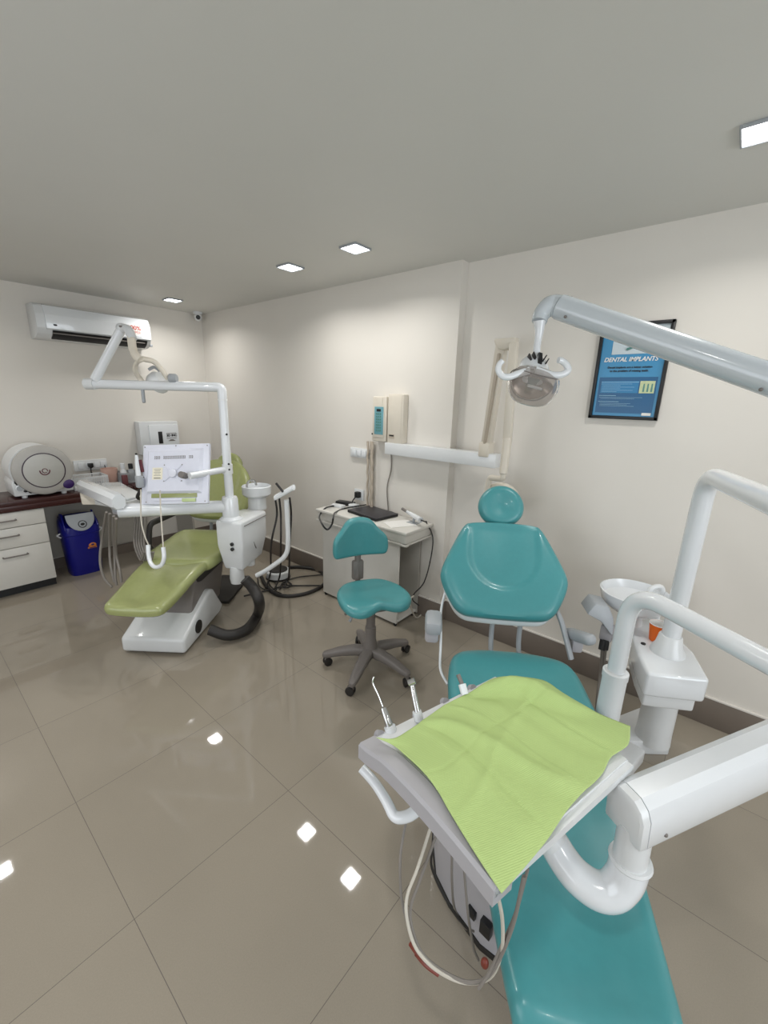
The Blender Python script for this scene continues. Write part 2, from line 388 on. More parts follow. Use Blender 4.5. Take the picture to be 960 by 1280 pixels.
# autoclave
ac = Yp(52, 590, YW + .06)
t = thing('autoclave', 'round-fronted grey and white steam autoclave on the dark worktop', 'autoclave', (ac.x, 4.4, WZ))
Rt = Matrix.Rotation(PI / 2, 4, 'X')
r0 = ac.z - WZ - .045
ac.z = WZ + .215
b = MB(); b.lathe([(.17, -.32), (.195, -.30), (.2, -.05), (.2, 0)], (ac.x, ac.y, ac.z), 40, Rt)
b.prism([(ac.x - .195, ac.y, WZ + .02), (ac.x + .195, ac.y, WZ + .02), (ac.x + .2, ac.y, WZ + .12), (ac.x + .12, ac.y, WZ + .3), (ac.x - .12, ac.y, WZ + .3), (ac.x - .2, ac.y, WZ + .12)], (0, .3, 0), .01); b.build('housing', m_white2, t)
b = MB(); b.lathe([(.195, 0), (.2, .012), (.195, .03), (.175, .042), (.145, .046)], (ac.x + .01, ac.y - .002, ac.z), 48, Rt); dr = b.build('door', mat('warm_grey_enamel', srgb(176, 173, 168), .35), t)
b = MB(); b.lathe([(.138, 0), (.135, .004), (.1, .006), (.01, .007)], (ac.x + .01, ac.y - .046, ac.z), 48, Rt); b.build('door_centre', mat('door_silver', srgb(186, 184, 178), .35, metal=.3), dr)
b = MB()
for k in range(48):
    a, a2 = 2 * PI * k / 48, 2 * PI * (k + 1) / 48
    def q(r, a, y): return (ac.x + .01 + r * math.cos(a), ac.y - y, ac.z + r * math.sin(a))
    b.add([q(.133, a, .0515), q(.133, a2, .0515), q(.141, a2, .0505), q(.141, a, .0505)], [(0, 1, 2, 3)])
b.build('ring', mat('dark_purple_line', srgb(62, 46, 60), .4), dr)
b = MB(); 
def arc(r, a0, a1, n=12): return [(ac.x + .012 + r * math.cos(a0 + (a1 - a0) * k / n), ac.y - .054, ac.z - .002 + r * math.sin(a0 + (a1 - a0) * k / n)) for k in range(n + 1)]
b.tube(arc(.032, PI * .95, PI * 2.05), .004, 6, 0); b.tube(arc(.017, -PI * .1, PI * 1.9)[:12], .003, 6, 0); b.build('emblem', mat('maroon_print', srgb(96, 34, 48), .4), dr)
b = MB(); b.lathe([(.028, 0), (.028, .012), (.02, .014)], (ac.x - .155, ac.y - .002, WZ + .085), 20, Rt); g = b.build('gauge', m_white, t)
b = MB(); b.lathe([(.022, 0), (.021, .002)], (ac.x - .155, ac.y - .0165, WZ + .085), 20, Rt); b.build('gauge_face', m_grey, g)
for dx, dz in ((-.125, .06), (-.095, .048)):
    b = MB(); b.lathe([(.011, 0), (.011, .012), (.006, .014)], (ac.x + dx, ac.y - .002, WZ + dz), 12, Rt); b.build('knob', m_black, t)
b = MB(); b.ball((ac.x + .155, ac.y - .04, WZ + .085), (.042, .014, .038)); b.build('latch_cover', m_purple, t)
for sx in (-.13, .13):
    for dy in (.03, .25):
        b = MB(); b.lathe([(.018, 0), (.022, .022)], (ac.x + sx, ac.y + dy, WZ), 12); b.build('foot', m_white2, t)

# bin
bx = Zp(101, 713, 0); bx = Vector((1.0, 4.42, 0))
t = thing('waste_bin', 'blue plastic pedal bin with grey flap lid under the worktop', 'bin', bx)
def sq(cx, cy, hx, hy, z, n=32, p=3.5):
    out = []
    for k in range(n):
        a = 2 * PI * k / n; c_, s_ = math.cos(a), math.sin(a)
        out.append((cx + math.copysign(abs(c_) ** (2 / p), c_) * hx, cy + math.copysign(abs(s_) ** (2 / p), s_) * hy, z))
    return out
b = MB(); b.loft([sq(bx.x, bx.y, .12, .10, 0), sq(bx.x, bx.y, .125, .105, .01), sq(bx.x, bx.y, .142, .125, .38), sq(bx.x, bx.y, .148, .13, .385), sq(bx.x, bx.y, .148, .13, .40)]); b.build('body', m_blue, t)
rl = []
for z, f in ((.40, 1.0), (.45, 1.0), (.50, .97), (.53, .9)):
    ring = sq(bx.x, bx.y, .146 * f, .128 * f, z); rl.append(ring)
rl2 = []
for i, r in enumerate(rl):
    rl2.append([(x, y, z - (.09 * max(0, -(y - bx.y) / .13) if i == 3 else (.05 * max(0, -(y - bx.y) / .13) if i == 2 else 0)) ) for x, y, z in r])
b = MB(); b.loft(rl2); 
for s in (-1, 1): b.prism([(bx.x + s * .13, bx.y - .12, .44), (bx.x + s * .135, bx.y + .05, .44), (bx.x + s * .125, bx.y + .02, .565), (bx.x + s * .12, bx.y - .02, .57)], (-s * .012, 0, 0), .003)
b.build('lid', m_blue, t)
fo = []
for k in range(25):
    a = PI + PI * k / 24; fo.append((bx.x + .105 * math.cos(a), .115 * math.sin(a)))
fo += [(bx.x + .105, .03), (bx.x - .105, .03)]
b = MB(); b.prism([(x, bx.y - .137 - .0 + (v + .115) * .35, .535 + v) for x, v in fo], (0, -.008, .003), .002); fl = b.build('flap', m_grey, t)
b = MB(); b.tube([(bx.x + .005 + .03 * math.cos(a), bx.y - .137 + .018 - .006 + .03 * math.sin(a) * .35, .478 + .028 * math.sin(a)) for a in [2 * PI * k / 20 for k in range(21)]], .004, 6, 0); b.ball((bx.x + .005, bx.y - .128, .478), (.016, .006, .012)); b.build('flap_emblem', m_rubber, fl)
b = MB(); b.ball((bx.x + .055, bx.y - .122, .27), (.03, .006, .022)); b.box((bx.x + .05, bx.y - .125, .25), (.07, .006, .016), .003); s_ = b.build('sticker', m_yellow_print, t)
b = MB(); b.box((bx.x + .05, bx.y - .129, .25), (.05, .004, .006)); b.ball((bx.x + .055, bx.y - .125, .275), (.014, .006, .010)); b.build('sticker_mark', m_purple, s_)
for s in (-1, 1):
    b = MB(); b.tube(fillet([(bx.x + s * .145, bx.y - .03, .40), (bx.x + s * .175, bx.y - .03, .385), (bx.x + s * .145, bx.y - .03, .36)], .01), .006, 8, 0); b.build('handle', m_white2, t)
# sockets on back wall
sw = Yp(113, 581, YB)
t = thing('wall_socket', 'white double socket plate on the back wall above the wire baskets', 'socket', (sw.x, YB, sw.z - .05))
b = MB(); b.box((sw.x, YB - .008, sw.z), (.27, .016, .1), .004); pl = b.build('plate', m_white2, t)
for dx in (-.08, -.02, .05, .1): MB().box((sw.x + dx, YB - .018, sw.z), (.045, .008, .06), .003).build('switch', m_white, pl)
t = thing('plug', 'black plug and lead pushed into the double socket on the back wall', 'plug', (sw.x - .01, YB - .04, sw.z - .02))
b = MB(); b.prism([(sw.x - .03, YB - .05, sw.z + .02), (sw.x + .012, YB - .05, sw.z + .02), (sw.x + .012, YB - .05, sw.z - .015), (sw.x - .01, YB - .05, sw.z - .03), (sw.x - .03, YB - .05, sw.z - .01)], (0, .03, 0), .003); b.build('plug_body', m_black, t)
b = MB(); b.tube([(sw.x - .01, YB - .035, sw.z - .025), (sw.x - .015, YB - .04, sw.z - .1), (sw.x - .01, YB - .05, WZ + .1)], .005, 8); b.build('lead', m_black, t)
MB().tube([(sw.x + .11, YB - .02, sw.z - .01), (sw.x + .115, YB - .03, sw.z - .08), (sw.x + .11, YB - .03, WZ + .08)], .004, 8).build('adapter_lead', m_black, label='thin black lead hanging from the right side of the double socket', cat='cable')
# baskets
def basket(name, label, c, hx, hy, h, m, tall=.0):
    t = thing(name, label, 'basket', (c[0], c[1], WZ)); x, y = c
    b = MB(); b.box((x, y, WZ + .004), (2 * hx, 2 * hy, .008)); b.build('bottom', m, t)
    b = MB()
    for k in range(7):
        z = WZ + .012 + k * (h - .02) / 6; th = .004 if k < 6 else .012
        b.box((x, y - hy, z), (2 * hx, .004, th)); b.box((x, y + hy, z), (2 * hx, .004, th)); b.box((x - hx, y, z), (.004, 2 * hy, th)); b.box((x + hx, y, z), (.004, 2 * hy, th))
    for k in range(15):
        xx = x - hx + 2 * hx * k / 14; b.box((xx, y - hy, WZ + h / 2), (.005, .003, h)); b.box((xx, y + hy, WZ + h / 2), (.005, .003, h))
    for k in range(9):
        yy = y - hy + 2 * hy * k / 8; b.box((x - hx, yy, WZ + h / 2), (.003, .005, h)); b.box((x + hx, yy, WZ + h / 2), (.003, .005, h))
    b.build('lattice', m, t); return t
basket('storage_basket', 'white lattice plastic basket on the worktop beside the autoclave', (1.13, 4.42), .13, .10, .11, m_white2)
basket('storage_basket', 'grey lattice basket holding bottles on the worktop behind the monitor', (1.47, 4.47), .085, .09, .10, m_grey)
b = MB(); b.lathe([(.05, 0), (.062, .01), (.07, .14), (.066, .14), (.058, .012)], (1.33, 4.50, WZ), 24); b.build('round_tub', mat('peach_plastic', srgb(206, 168, 154), .35), label='peach coloured plastic tub between the two baskets on the worktop', cat='tub')
b = MB(); b.box((1.40, 4.335, WZ + .045), (.045, .03, .09), .003); b.build('carton', mat('maroon_card', srgb(110, 62, 66), .6), label='small maroon carton standing before the peach tub', cat='box')
for i, (x, y, h, m, cap, lb) in enumerate([(1.435, 4.46, .15, m_white2, m_white, 'white capped bottle standing in the grey basket'), (1.505, 4.46, .14, m_grey, m_black, 'bottle with a black cap standing in the grey basket')]):
    t = thing('bottle', lb, 'bottle', (x, y, WZ + .008), 0, 'bottles in the grey basket')
    b = MB(); b.lathe([(.026, .008), (.028, .015), (.028, h - .04), (.016, h - .02), (.014, h - .01)], (x, y, WZ), 20); b.build('bottle_body', m, t)
    b = MB(); b.lathe([(.02, h - .015), (.02, h + .03), (.016, h + .034)], (x, y, WZ), 16); b.build('cap', cap, t)
# blue bundle near headrest on worktop
t = thing('counter', 'dark counter top with a pale end panel continuing behind the monitor along the back wall', 'worktop', (1.7, 4.42, 0))
MB().box((1.71, 4.42, WZ - .02), (.56, .4, .04), .004).build('counter_top', m_dark, t)
MB().box((1.97, 4.45, WZ / 2 - .02), (.02, .38, WZ - .04)).build('end_panel', m_lamg, t)
MB().box((1.2, YB - .03, .42), (.9, .02, .60), .004).build('back_panel', m_lamg, label='pale grey panel against the wall under the worktop, behind the blue bin', cat='panel')
t = thing('cloth_bundle', 'folded blue cloth pile beside the green headrest', 'cloth', (1.83, 4.45, WZ))
b = MB(); b.box((1.86, 4.40, WZ + .05), (.2, .2, .09), .03); b.build('dark_fold', mat('navy_cloth', srgb(20, 46, 92), .8, bump=.4), t, label='navy blue fold')
b = MB(); b.box((1.86, 4.40, WZ + .125), (.17, .18, .06), .025); b.build('light_fold', mat('pale_blue_cloth', srgb(120, 160, 180), .8, bump=.4), t, label='pale blue fold')
b = MB(); b.box((1.85, 4.40, WZ + .172), (.13, .14, .03), .014); b.build('top_fold', mat('green_cloth', srgb(60, 92, 78), .8, bump=.4), t, label='dark green fold')

# ------------------------------------------------------------------ poster
t = thing('framed_poster', 'blue dental poster in a black frame on the right wall', 'poster', (XN, .47, 1.55))
py0, py1, pz0, pz1 = .325, .648, 1.545, 2.015   # y small = right side in the picture
b = MB(); fw = .016
b.box((XN - .012, (py0 + py1) / 2, pz0 + fw / 2), (.024, py1 - py0, fw), .002); b.box((XN - .012, (py0 + py1) / 2, pz1 - fw / 2), (.024, py1 - py0, fw), .002)
b.box((XN - .012, py0 + fw / 2, (pz0 + pz1) / 2), (.024, fw, pz1 - pz0), .002); b.box((XN - .012, py1 - fw / 2, (pz0 + pz1) / 2), (.024, fw, pz1 - pz0), .002); b.build('frame', m_black, t)
xb = XN - .008
def sheet(x, ya, yb, za, zb, name, m, par): return MB().box((x, (ya + yb) / 2, (za + zb) / 2), (.002, abs(yb - ya), abs(zb - za))).build(name, m, par)
Wd, Hd = py1 - py0 - 2 * fw, pz1 - pz0 - 2 * fw
def PY(u): return py1 - fw - Wd * u
def PZ(v): return pz1 - fw - Hd * v
pr = sheet(xb, PY(0), PY(1), PZ(0), PZ(1), 'print', mat('poster_blue', srgb(60, 140, 186), .3, var=.03), t)
sheet(xb - .0015, PY(.17), PY(1), PZ(0), PZ(.30), 'picture_area', mat('poster_pale', srgb(196, 208, 214), .3), pr)
sheet(xb - .0015, PY(.04), PY(.95), PZ(.555), PZ(.965), 'text_panel', mat('poster_deep', srgb(12, 88, 134), .3), pr)
sheet(xb - .0025, PY(.08), PY(.68), PZ(.60), PZ(.735), 'text_block', mat('poster_mid', srgb(36, 122, 172), .3), pr)
sheet(xb - .003, PY(.70), PY(.925), PZ(.60), PZ(.735), 'inset_picture', mat('poster_inset', srgb(196, 206, 160), .3, var=.2, scale=60), pr)
for k in range(3): MB().prism([(xb - .0045, PY(.75 + .06 * k), PZ(.72)), (xb - .0045, PY(.78 + .06 * k), PZ(.72)), (xb - .0045, PY(.775 + .06 * k), PZ(.63)), (xb - .0045, PY(.755 + .06 * k), PZ(.63))], (-.0005, 0, 0)).build('implant_mark', m_teal_key, pr)
sheet(xb - .003, PY(.80), PY(.94), PZ(.955), PZ(.985), 'corner_label', m_paperw, pr)
MW = lambda u, v: basis((xb - .0035, PY(u), PZ(v)), (0, -1, 0), (0, 0, 1), (-1, 0, 0))
text_mesh('DENTAL IMPLANTS', .029, MW(.48, .36), 'title_text', m_paperw, pr, shear=.25, bold=.0006, sx=.97)
text_mesh('Dental Implants are a better solution', .0135, MW(.49, .445), 'subtitle_text', m_black, pr, bold=.0003)
text_mesh('to the problem of missing teeth.', .0135, MW(.49, .485), 'subtitle_text', m_black, pr, bold=.0003)
pale = mat('pale_print', srgb(150, 196, 220), .4, var=0)
b = MB()
for i, (v, l, a) in enumerate([(.612, .6, .08), (.632, .5, .08), (.650, .3, .1), (.668, .52, .1), (.686, .3, .1), (.704, .5, .1), (.72, .25, .1), (.765, .28, .07), (.785, .7, .07), (.80, .55, .1), (.835, .34, .07), (.855, .5, .1), (.87, .45, .1), (.885, .56, .1)]):
    b.box((xb - .004, PY(a + l / 2), PZ(v)), (.0006, Wd * l, .0022 if i in (0, 7, 10) else .0012))
b.build('small_print', pale, pr)
b = MB(); b.tube([(xb - .004, PY(.40), PZ(.25)), (xb - .004, PY(.62), PZ(.19))], .006, 8, 0); b.tube([(xb - .004, PY(.32), PZ(.115)), (xb - .004, PY(.5), PZ(.10))], .004, 8, 0); b.build('tool_picture', m_teal_key, pr)

# ------------------------------------------------------------------ wall control boxes, switches, rail, x-ray arm
t = thing('xray_control_box', 'cream wall control box with a blue-green keypad', 'control box', (XW, 2.09, 1.31))
b = MB(); b.box((XW - .032, 2.053, 1.47), (.064, .135, .325), .008); bo = b.build('body', m_cream, t)
b = MB(); b.prism([(XW - .064, 2.053 + y, 1.47 + z) for y, z in ((.058, -.13), (-.052, -.13), (-.052, .05), (-.03, .11), (-.03, .155), (.03, .155), (.03, .11), (.058, .05))], (-.006, 0, 0), .002); fc = b.build('face', m_cream, t)
b = MB(); b.box((XW - .071, 2.05, 1.46), (.004, .085, .20), .001); kp = b.build('keypad', m_teal_print, fc)
b = MB(); b.box((XW - .074, 2.05, 1.535), (.003, .04, .018)); b.build('display', m_black, kp)
b = MB()
for i in range(7):
    for j in range(3): b.box((XW - .074, 2.05 + (j - 1) * .018, 1.51 - i * .02), (.003, .013, .013), .001)
b.build('keys', m_teal_key, kp)
MB().box((XW - .064, 2.112, 1.36), (.012, .018, .014), .002).build('cable_socket', m_black, t)
t = thing('xray_power_box', 'plain cream wall box with a small black nameplate beside the keypad box', 'control box', (XW, 1.91, 1.3))
b = MB(); b.box((XW - .03, 1.905, 1.478), (.06, .14, .345), .006); bo = b.build('body', m_cream, t)
MB().box((XW - .062, 1.907, 1.478), (.004, .12, .325), .002).build('cover', m_cream, t)
b = MB(); b.box((XW - .065, 1.93, 1.355), (.003, .05, .03)); nm = b.build('nameplate', m_creamd, t)
b = MB(); b.box((XW - .067, 1.93, 1.36), (.002, .04, .01)); b.build('nameplate_mark', m_black, nm)
b = MB(); b.box((XW - .04, 1.54, 1.265), (.08, .88, .085), .004); b.build('wall_rail', m_white2, label='long white metal mounting rail fixed to the wall below the cream boxes', cat='rail')
def xw(px, py, x=XW - .1): return Xp(px, py, x)
t = thing('xray_machine', 'cream folding x-ray arm with tube head hanging behind the teal headrest', 'x-ray machine', (XW - .1, 1.15, .9))
p_bot = Xp(609, 556, XW - .04); p_top = Xp(628, 428, XW - .12); q_top = Xp(643, 428, XW - .20); q_bot = Xp(634, 552, XW - .22)
b = MB(); b.box((XW - .045, p_bot.y, 1.33), (.09, .07, .09), .01); b.build('wall_pivot', m_cream, t)
def beam(b, p, q, wx, wy):
    d = (q - p); l = d.length; z = d.normalized(); x = Vector((1, 0, 0)); y = z.cross(x).normalized(); x = y.cross(z)
    b.box((0, 0, 0), (wx, wy, l), .008, basis((p + q) / 2, x, y, z))
b = MB(); beam(b, Vector((XW - .05, p_bot.y, 1.34)), p_top, .05, .06); b.build('lower_beam', m_cream, t)
b = MB(); beam(b, Vector((XW - .05, p_bot.y - .0, 1.34)) + Vector((-.03, 0, 0)), p_top + Vector((-.03, 0, -.06)), .012, .02); b.build('beam_seam', m_creamd, t)
b = MB(); beam(b, q_top, q_bot, .04, .045); b.build('upper_beam', m_cream, t)
b = MB(); c = (p_top + q_top) / 2 + Vector((0, .01, .02))
pts = []
for k in range(13):
    a = PI + PI * k / 12; pts.append((c.x - .03, c.y - .062 * math.cos(a), c.z + .06 * math.sin(a)))
b.prism(pts, (.06, 0, 0), .006); b.build('elbow_cap', m_cream, t)
q2 = Xp(629, 592, XW - .24)
b = MB(); b.tube([q_bot + Vector((0, 0, .02)), q_bot + (q2 - q_bot) * .4, q2], lambda s: .026 - .004 * s, 16); b.build('drop_tube', m_cream, t)
b = MB(); b.tube(fillet([q2, q2 + Vector((0, .0, -.03)), Xp(612, 597, XW - .2), Xp(606, 625, XW - .2)], .02), .017, 12, 0); b.build('yoke', m_cream, t)
hd = Xp(626, 622, XW - .16)
b = MB(); b.ball(hd, (.07, .112, .09)); b.build('tube_head', m_cream, t)
# switch plate, plug and cables
t = thing('switch_plate', 'white three-gang switch plate on the right wall above the desk', 'switch', (XW, 2.19, 1.18)); c = Xp(451, 566, XW)
b = MB(); b.box((XW - .01, c.y, c.z), (.02, .2, .075), .004); pl = b.build('plate', m_white2, t)
for k in (-1, 0, 1): MB().box((XW - .023, c.y + k * .055, c.z), (.008, .045, .05), .003).build('switch', m_white, pl)
c = Xp(450, 618, XW)
t = thing('desk_socket', 'white socket plate low on the wall behind the desk', 'socket', (XW, c.y, c.z)); b = MB(); b.box((XW - .008, c.y, c.z), (.016, .1, .09), .003); b.build('plate', m_white2, t)
t = thing('desk_plug', 'black adapter plug in the socket behind the desk', 'plug', (XW - .03, c.y - .02, c.z)); b = MB(); b.box((XW - .038, c.y - .01, c.z + .005), (.04, .045, .05), .008); b.build('plug_body', m_black, t)
b = MB(); b.tube([(XW - .05, c.y, c.z - .01), (XW - .06, c.y + .03, c.z - .06), (XW - .07, c.y - .0, c.z - .09), (XW - .09, c.y - .06, .758)], .005, 8); b.build('lead', m_black, t)
b = MB()
for i, (dy, r) in enumerate(((0, .012), (.03, .009), (-.025, .010))):
    tp = Xp(464, 552, XW - .03); bt = Xp(463, 630, XW - .03)
    pth = []
    for k in range(14):
        f = k / 13; pth.append((XW - .022 - .012 * i, tp.y + dy + (bt.y - tp.y) * f + .005 * math.sin(k * 2.3 + i), tp.z + .0 + (.76 - tp.z) * f))
    b.tube(pth, r, 8, 3)
b.build('cable_bundle', m_creamd, label='bundle of beige cables hanging on the wall from the keypad box to the desk', cat='cable')
b = MB(); tp = Xp(489, 566, XW - .01); b.tube([(XW - .01, tp.y, 1.225), (XW - .012, Xp(490, 590, XW).y, 1.1), (XW - .012, Xp(485, 612, XW).y, .95), (XW - .012, Xp(487, 632, XW).y, .76)], .0045, 8); b.build('thin_cable', m_hose, label='single thin grey cable hanging down the wall from the end of the rail', cat='cable')

# ------------------------------------------------------------------ desk
DZ = .76; dx0, dx1, dy0, dy1 = 2.12, XW - .012, 1.56, 2.47
t = thing('side_desk', 'narrow white laminate desk against the right wall', 'desk', (2.29, 2.0, 0))
b = MB(); b.box(((dx0 + dx1) / 2, (dy0 + dy1) / 2, DZ - .012), (dx1 - dx0, dy1 - dy0, .024), .008); b.build('desktop', m_lam, t)
b = MB(); b.box((dx0 + .022, (dy0 + dy1) / 2, DZ - .055), (.018, dy1 - dy0 - .03, .06), .002); b.box(((dx0 + dx1) / 2, dy0 + .022, DZ - .055), (dx1 - dx0 - .03, .018, .06), .002); b.box(((dx0 + dx1) / 2, dy0 + .025, DZ - .095), (dx1 - dx0, .03, .014), .002); b.box((dx0 + .02, (dy0 + dy1) / 2, DZ - .095), (.03, dy1 - dy0, .014), .002); b.build('apron', m_lam, t)
for yy, n_ in ((dy1 - .02, 0), ):
    MB().box(((dx0 + .06 + dx1) / 2, yy, (DZ - .1) / 2 + .01), (dx1 - dx0 - .07, .018, DZ - .12), .002).build('side_panel', m_lam, t)
MB().box((dx0 + .07, (dy0 + .1 + dy1) / 2 - .01, (DZ - .1) / 2 + .01), (.018, dy1 - dy0 - .13, DZ - .12), .002).build('front_panel', m_lam, t)
MB().box((dx1 - .012, (dy0 + dy1) / 2 + .03, (DZ - .1) / 2 + .01), (.012, dy1 - dy0 - .13, DZ - .12), .002).build('back_panel', m_lamg, t)
MB().box(((dx0 + .07 + dx1) / 2, (dy0 + dy1) / 2 + .03, .035), (dx1 - dx0 - .09, dy1 - dy0 - .15, .018), .002).build('shelf', m_lam, t)
MB().box(((dx0 + .07 + dx1) / 2, dy0 + .35, (DZ - .1) / 2), (dx1 - dx0 - .09, .014, DZ - .2), .002).build('divider', m_lamg, t)
for x, y in ((dx0 + .07, dy0 + .12), (dx1 - .04, dy0 + .12), (dx0 + .07, dy1 - .04)):
    MB().box((x, y, .012), (.02, .02, .024), .003).build('foot', m_black, t)
# things on desk
P = [Zp(x, y, DZ + .0) for x, y in ((434, 641), (458, 632), (500, 645), (477, 655))]
c = sum(P, Vector()) / 4; e = ((P[2] - P[1]) + (P[3] - P[0])).normalized(); an = math.atan2(e.y, e.x)
t = thing('laptop', 'closed black laptop lying on the white desk', 'laptop', (c.x - .01, c.y, DZ), an)
frame(frm((c.x - .01, c.y, DZ), an)); MB().box((0, 0, .009), (.33, .23, .016), .005).build('base', m_black, t); MB().box((0, 0, .0205), (.33, .23, .007), .003).build('lid', mat('laptop_lid', srgb(52, 50, 54), .4, var=.08), t); frame()
c = Zp(434, 629, DZ); c.x = min(c.x, XW - .08)
t = thing('power_adapter', 'flat black power adapter at the back left corner of the desk', 'adapter', (c.x, c.y, DZ), .3 + PI / 2)
frame(frm((c.x, c.y - .03, DZ), .25 + PI / 2)); MB().box((0, 0, .015), (.16, .065, .03), .006).build('adapter_body', m_black, t); frame()
c = Zp(413, 634, DZ)
MB().box((c.x + .05, c.y - .04, DZ + .011), (.05, .11, .022), .004, Matrix.Rotation(.1, 4, 'Z')).build('charger_block', m_white2, label='long white plastic block at the left corner of the desk', cat='box')
c = Zp(440, 632, DZ); MB().box((c.x - .03, c.y - .05, DZ + .014), (.06, .07, .028), .006).build('charger_brick', m_white2, label='small square white block beside the black adapter', cat='box')
b = MB(); b.tube([Zp(432, 630, DZ + .01), Zp(420, 632, DZ + .008), Zp(407, 635, DZ + .008), Zp(404, 640, DZ) + Vector((-.02, .02, -.03)), A(402, 654, 2.72), A(409, 662, 2.7), A(415, 655, 2.7), A(417, 645, 2.7), Zp(420, 640, DZ + .008), Zp(433, 635, DZ + .008), Zp(452, 632, DZ + .03)], .006, 8); b.build('black_cable', m_black, label='black power cable looping off the left edge of the desk', cat='cable')
b = MB(); b.tube([Zp(452, 632, DZ + .02), Zp(462, 630, DZ + .015), Zp(470, 631, DZ + .02), Zp(480, 636, DZ + .01), Zp(492, 641, DZ + .006)], .005, 8); b.build('desk_cable', m_black, label='black cable lying behind the laptop', cat='cable')
# scanner
a, bq = Zp(503, 636, DZ + .07), Zp(526, 650, DZ + .055)
t = thing('intraoral_scanner', 'white handheld scanner with a grey tip resting on a stand on the desk', 'scanner', (bq.x, bq.y, DZ))
b = MB(); b.tube([a + (bq - a) * .28, a + (bq - a) * .6, bq], lambda s: .012 + .008 * s, 16); b.build('grip', m_white, t)
b = MB(); b.tube([a, a + (bq - a) * .3], lambda s: .011 + .001 * s, 12, 0); b.build('tip', m_dgrey, t, label='dark grey scanner tip')
b = MB(); m_ = (a + bq) / 2; b.prism([(m_.x - .03, m_.y + .02, DZ), (m_.x - .03, m_.y - .06, DZ), (m_.x + .03, m_.y - .06, DZ), (m_.x + .03, m_.y + .02, DZ)], (0, 0, .006), .002); b.tube([(m_.x, m_.y - .02, DZ), (m_.x, m_.y - .03, DZ + .045)], .01, 12, 0); b.build('stand', m_grey, t)
b = MB(); b.tube([bq, bq + Vector((.01, -.04, -.01)), Zp(533, 653, DZ + .01), A(541, 672, 2.97), A(538, 700, 2.97), A(530, 728, 2.97), A(518, 742, 2.95), A(516, 750, 2.92), A(524, 757, 2.9)], .0045, 8); b.build('scanner_cable', m_rubber, label='thin dark cable dropping from the scanner past the desk end', cat='cable')
b = MB(); c = Zp(500, 655, DZ); b.box((c.x, c.y, DZ + .002), (.2, .15, .003), 0, Matrix.Rotation(-.5, 4, 'Z')); b.build('paper_sheet', m_paperw, label='white paper sheet lying on the desk between laptop and scanner', cat='paper')
b = MB(); c = Zp(525, 775, .01); b.tube([A(517, 745, 2.85), A(512, 752, 2.8), Zp(520, 772, .03), Zp(530, 765, .01), Zp(541, 761, .01)], .006, 8); b.build('floor_cable', m_hosew, label='pale cable curled on the floor at the end of the desk', cat='cable')

# ------------------------------------------------------------------ stool
SC = Vector((1.70, 1.49, 0)); sa = math.radians(243)
t = thing('operator_stool', 'teal swivel stool with grey five-star base on castors', 'stool', SC, sa)
frame(frm(SC, sa))
for k in range(5):
    a = math.radians(57 + 72 * k) - sa; d = Vector((math.cos(a), math.sin(a), 0)); n_ = Vector((-d.y, d.x, 0))
    rings = []
    for s, z, ww, hh in ((.02, .115, .036, .06), (.09, .118, .034, .058), (.18, .105, .03, .05), (.25, .085, .026, .042), (.285, .078, .021, .036), (.295, .074, .01, .02)):
        rings.append([d * s + n_ * (ww * math.copysign(abs(math.cos(q)) ** .6, math.cos(q))) + Vector((0, 0, z + hh / 2 * math.copysign(abs(math.sin(q)) ** .6, math.sin(q)))) for q in [2 * PI * j / 16 for j in range(16)]])
    b = MB(); b.loft(rings); lg = b.build('leg', m_dgrey, t)
    a2 = a + 1.1 + k; e = Vector((math.cos(a2), math.sin(a2), 0)); f = Vector((-e.y, e.x, 0)); cc = d * .275 + f * .012
    b = MB()
    for s in (-1, 1):
        Mw = basis(cc + e * (.013 * s) + Vector((0, 0, .027)), f, (0, 0, 1), e)
        b.lathe([(.018, -.009), (.025, -.007), (.027, 0), (.025, .007), (.018, .009)], (0, 0, 0), 20, Mw)
    b.build('castor', m_rubber, t)
    b = MB(); b.tube([d * .275 + Vector((0, 0, .07)), cc + Vector((0, 0, .03))], .009, 8, 0); b.ball(cc + Vector((0, 0, .037)), (.02, .02, .018)); b.build('castor_fork', m_dgrey, lg)
b = MB(); b.lathe([(.042, .085), (.048, .1), (.045, .15), (.034, .2), (.033, .28), (.028, .285), (.026, .40), (.03, .41), (.05, .425)], (0, 0, 0), 24); b.build('column', m_dgrey, t)
# seat: front (+x local) has a saddle notch
ol = [(-.17, -.12), (-.19, 0), (-.17, .12), (-.08, .195), (.06, .215), (.15, .20), (.20, .13), (.165, .02), (.165, -.02), (.20, -.13), (.15, -.20), (.06, -.215), (-.08, -.195)]
def seat_mp(a, b_, h):
    drop = .014 * sstep(.08, .22, a) * (.3 + .7 * (1 - math.exp(-(b_ / .09) ** 2)) ** .5) - .02 * math.exp(-(b_ / .05) ** 2) * sstep(.05, .2, a)
    return (a, b_, .452 + h - drop + .012 * (abs(b_) / .2) ** 2 + .01 * sstep(-.08, -.18, a))
b = MB(); cushion(b, ol, .056, .028, seat_mp); b.build('seat', m_teal, t)
b = MB(); b.box((-.0, 0, .43), (.2, .16, .014), .005); b.build('seat_plate', m_dgrey, t)
b = MB(); b.tube(fillet([(-.05, .0, .425), (-.235, 0, .425), (-.245, 0, .60)], .04), .016, 12, 0, sx=1.6); b.build('back_bar', m_dgrey, t)
b = MB(); b.box((-.245, 0, .555), (.04, .075, .13), .012); b.build('back_bracket', m_dgrey, t)
b = MB(); b.tube([(-.245, 0, .6), (-.24, 0, .70)], .02, 12, 0); b.build('back_post', m_dgrey, t)
def back_mp(a, b_, h): 
    return (-.25 + .035 + h - .05 + .05 * (a / .17) ** 2, a, .655 + b_)
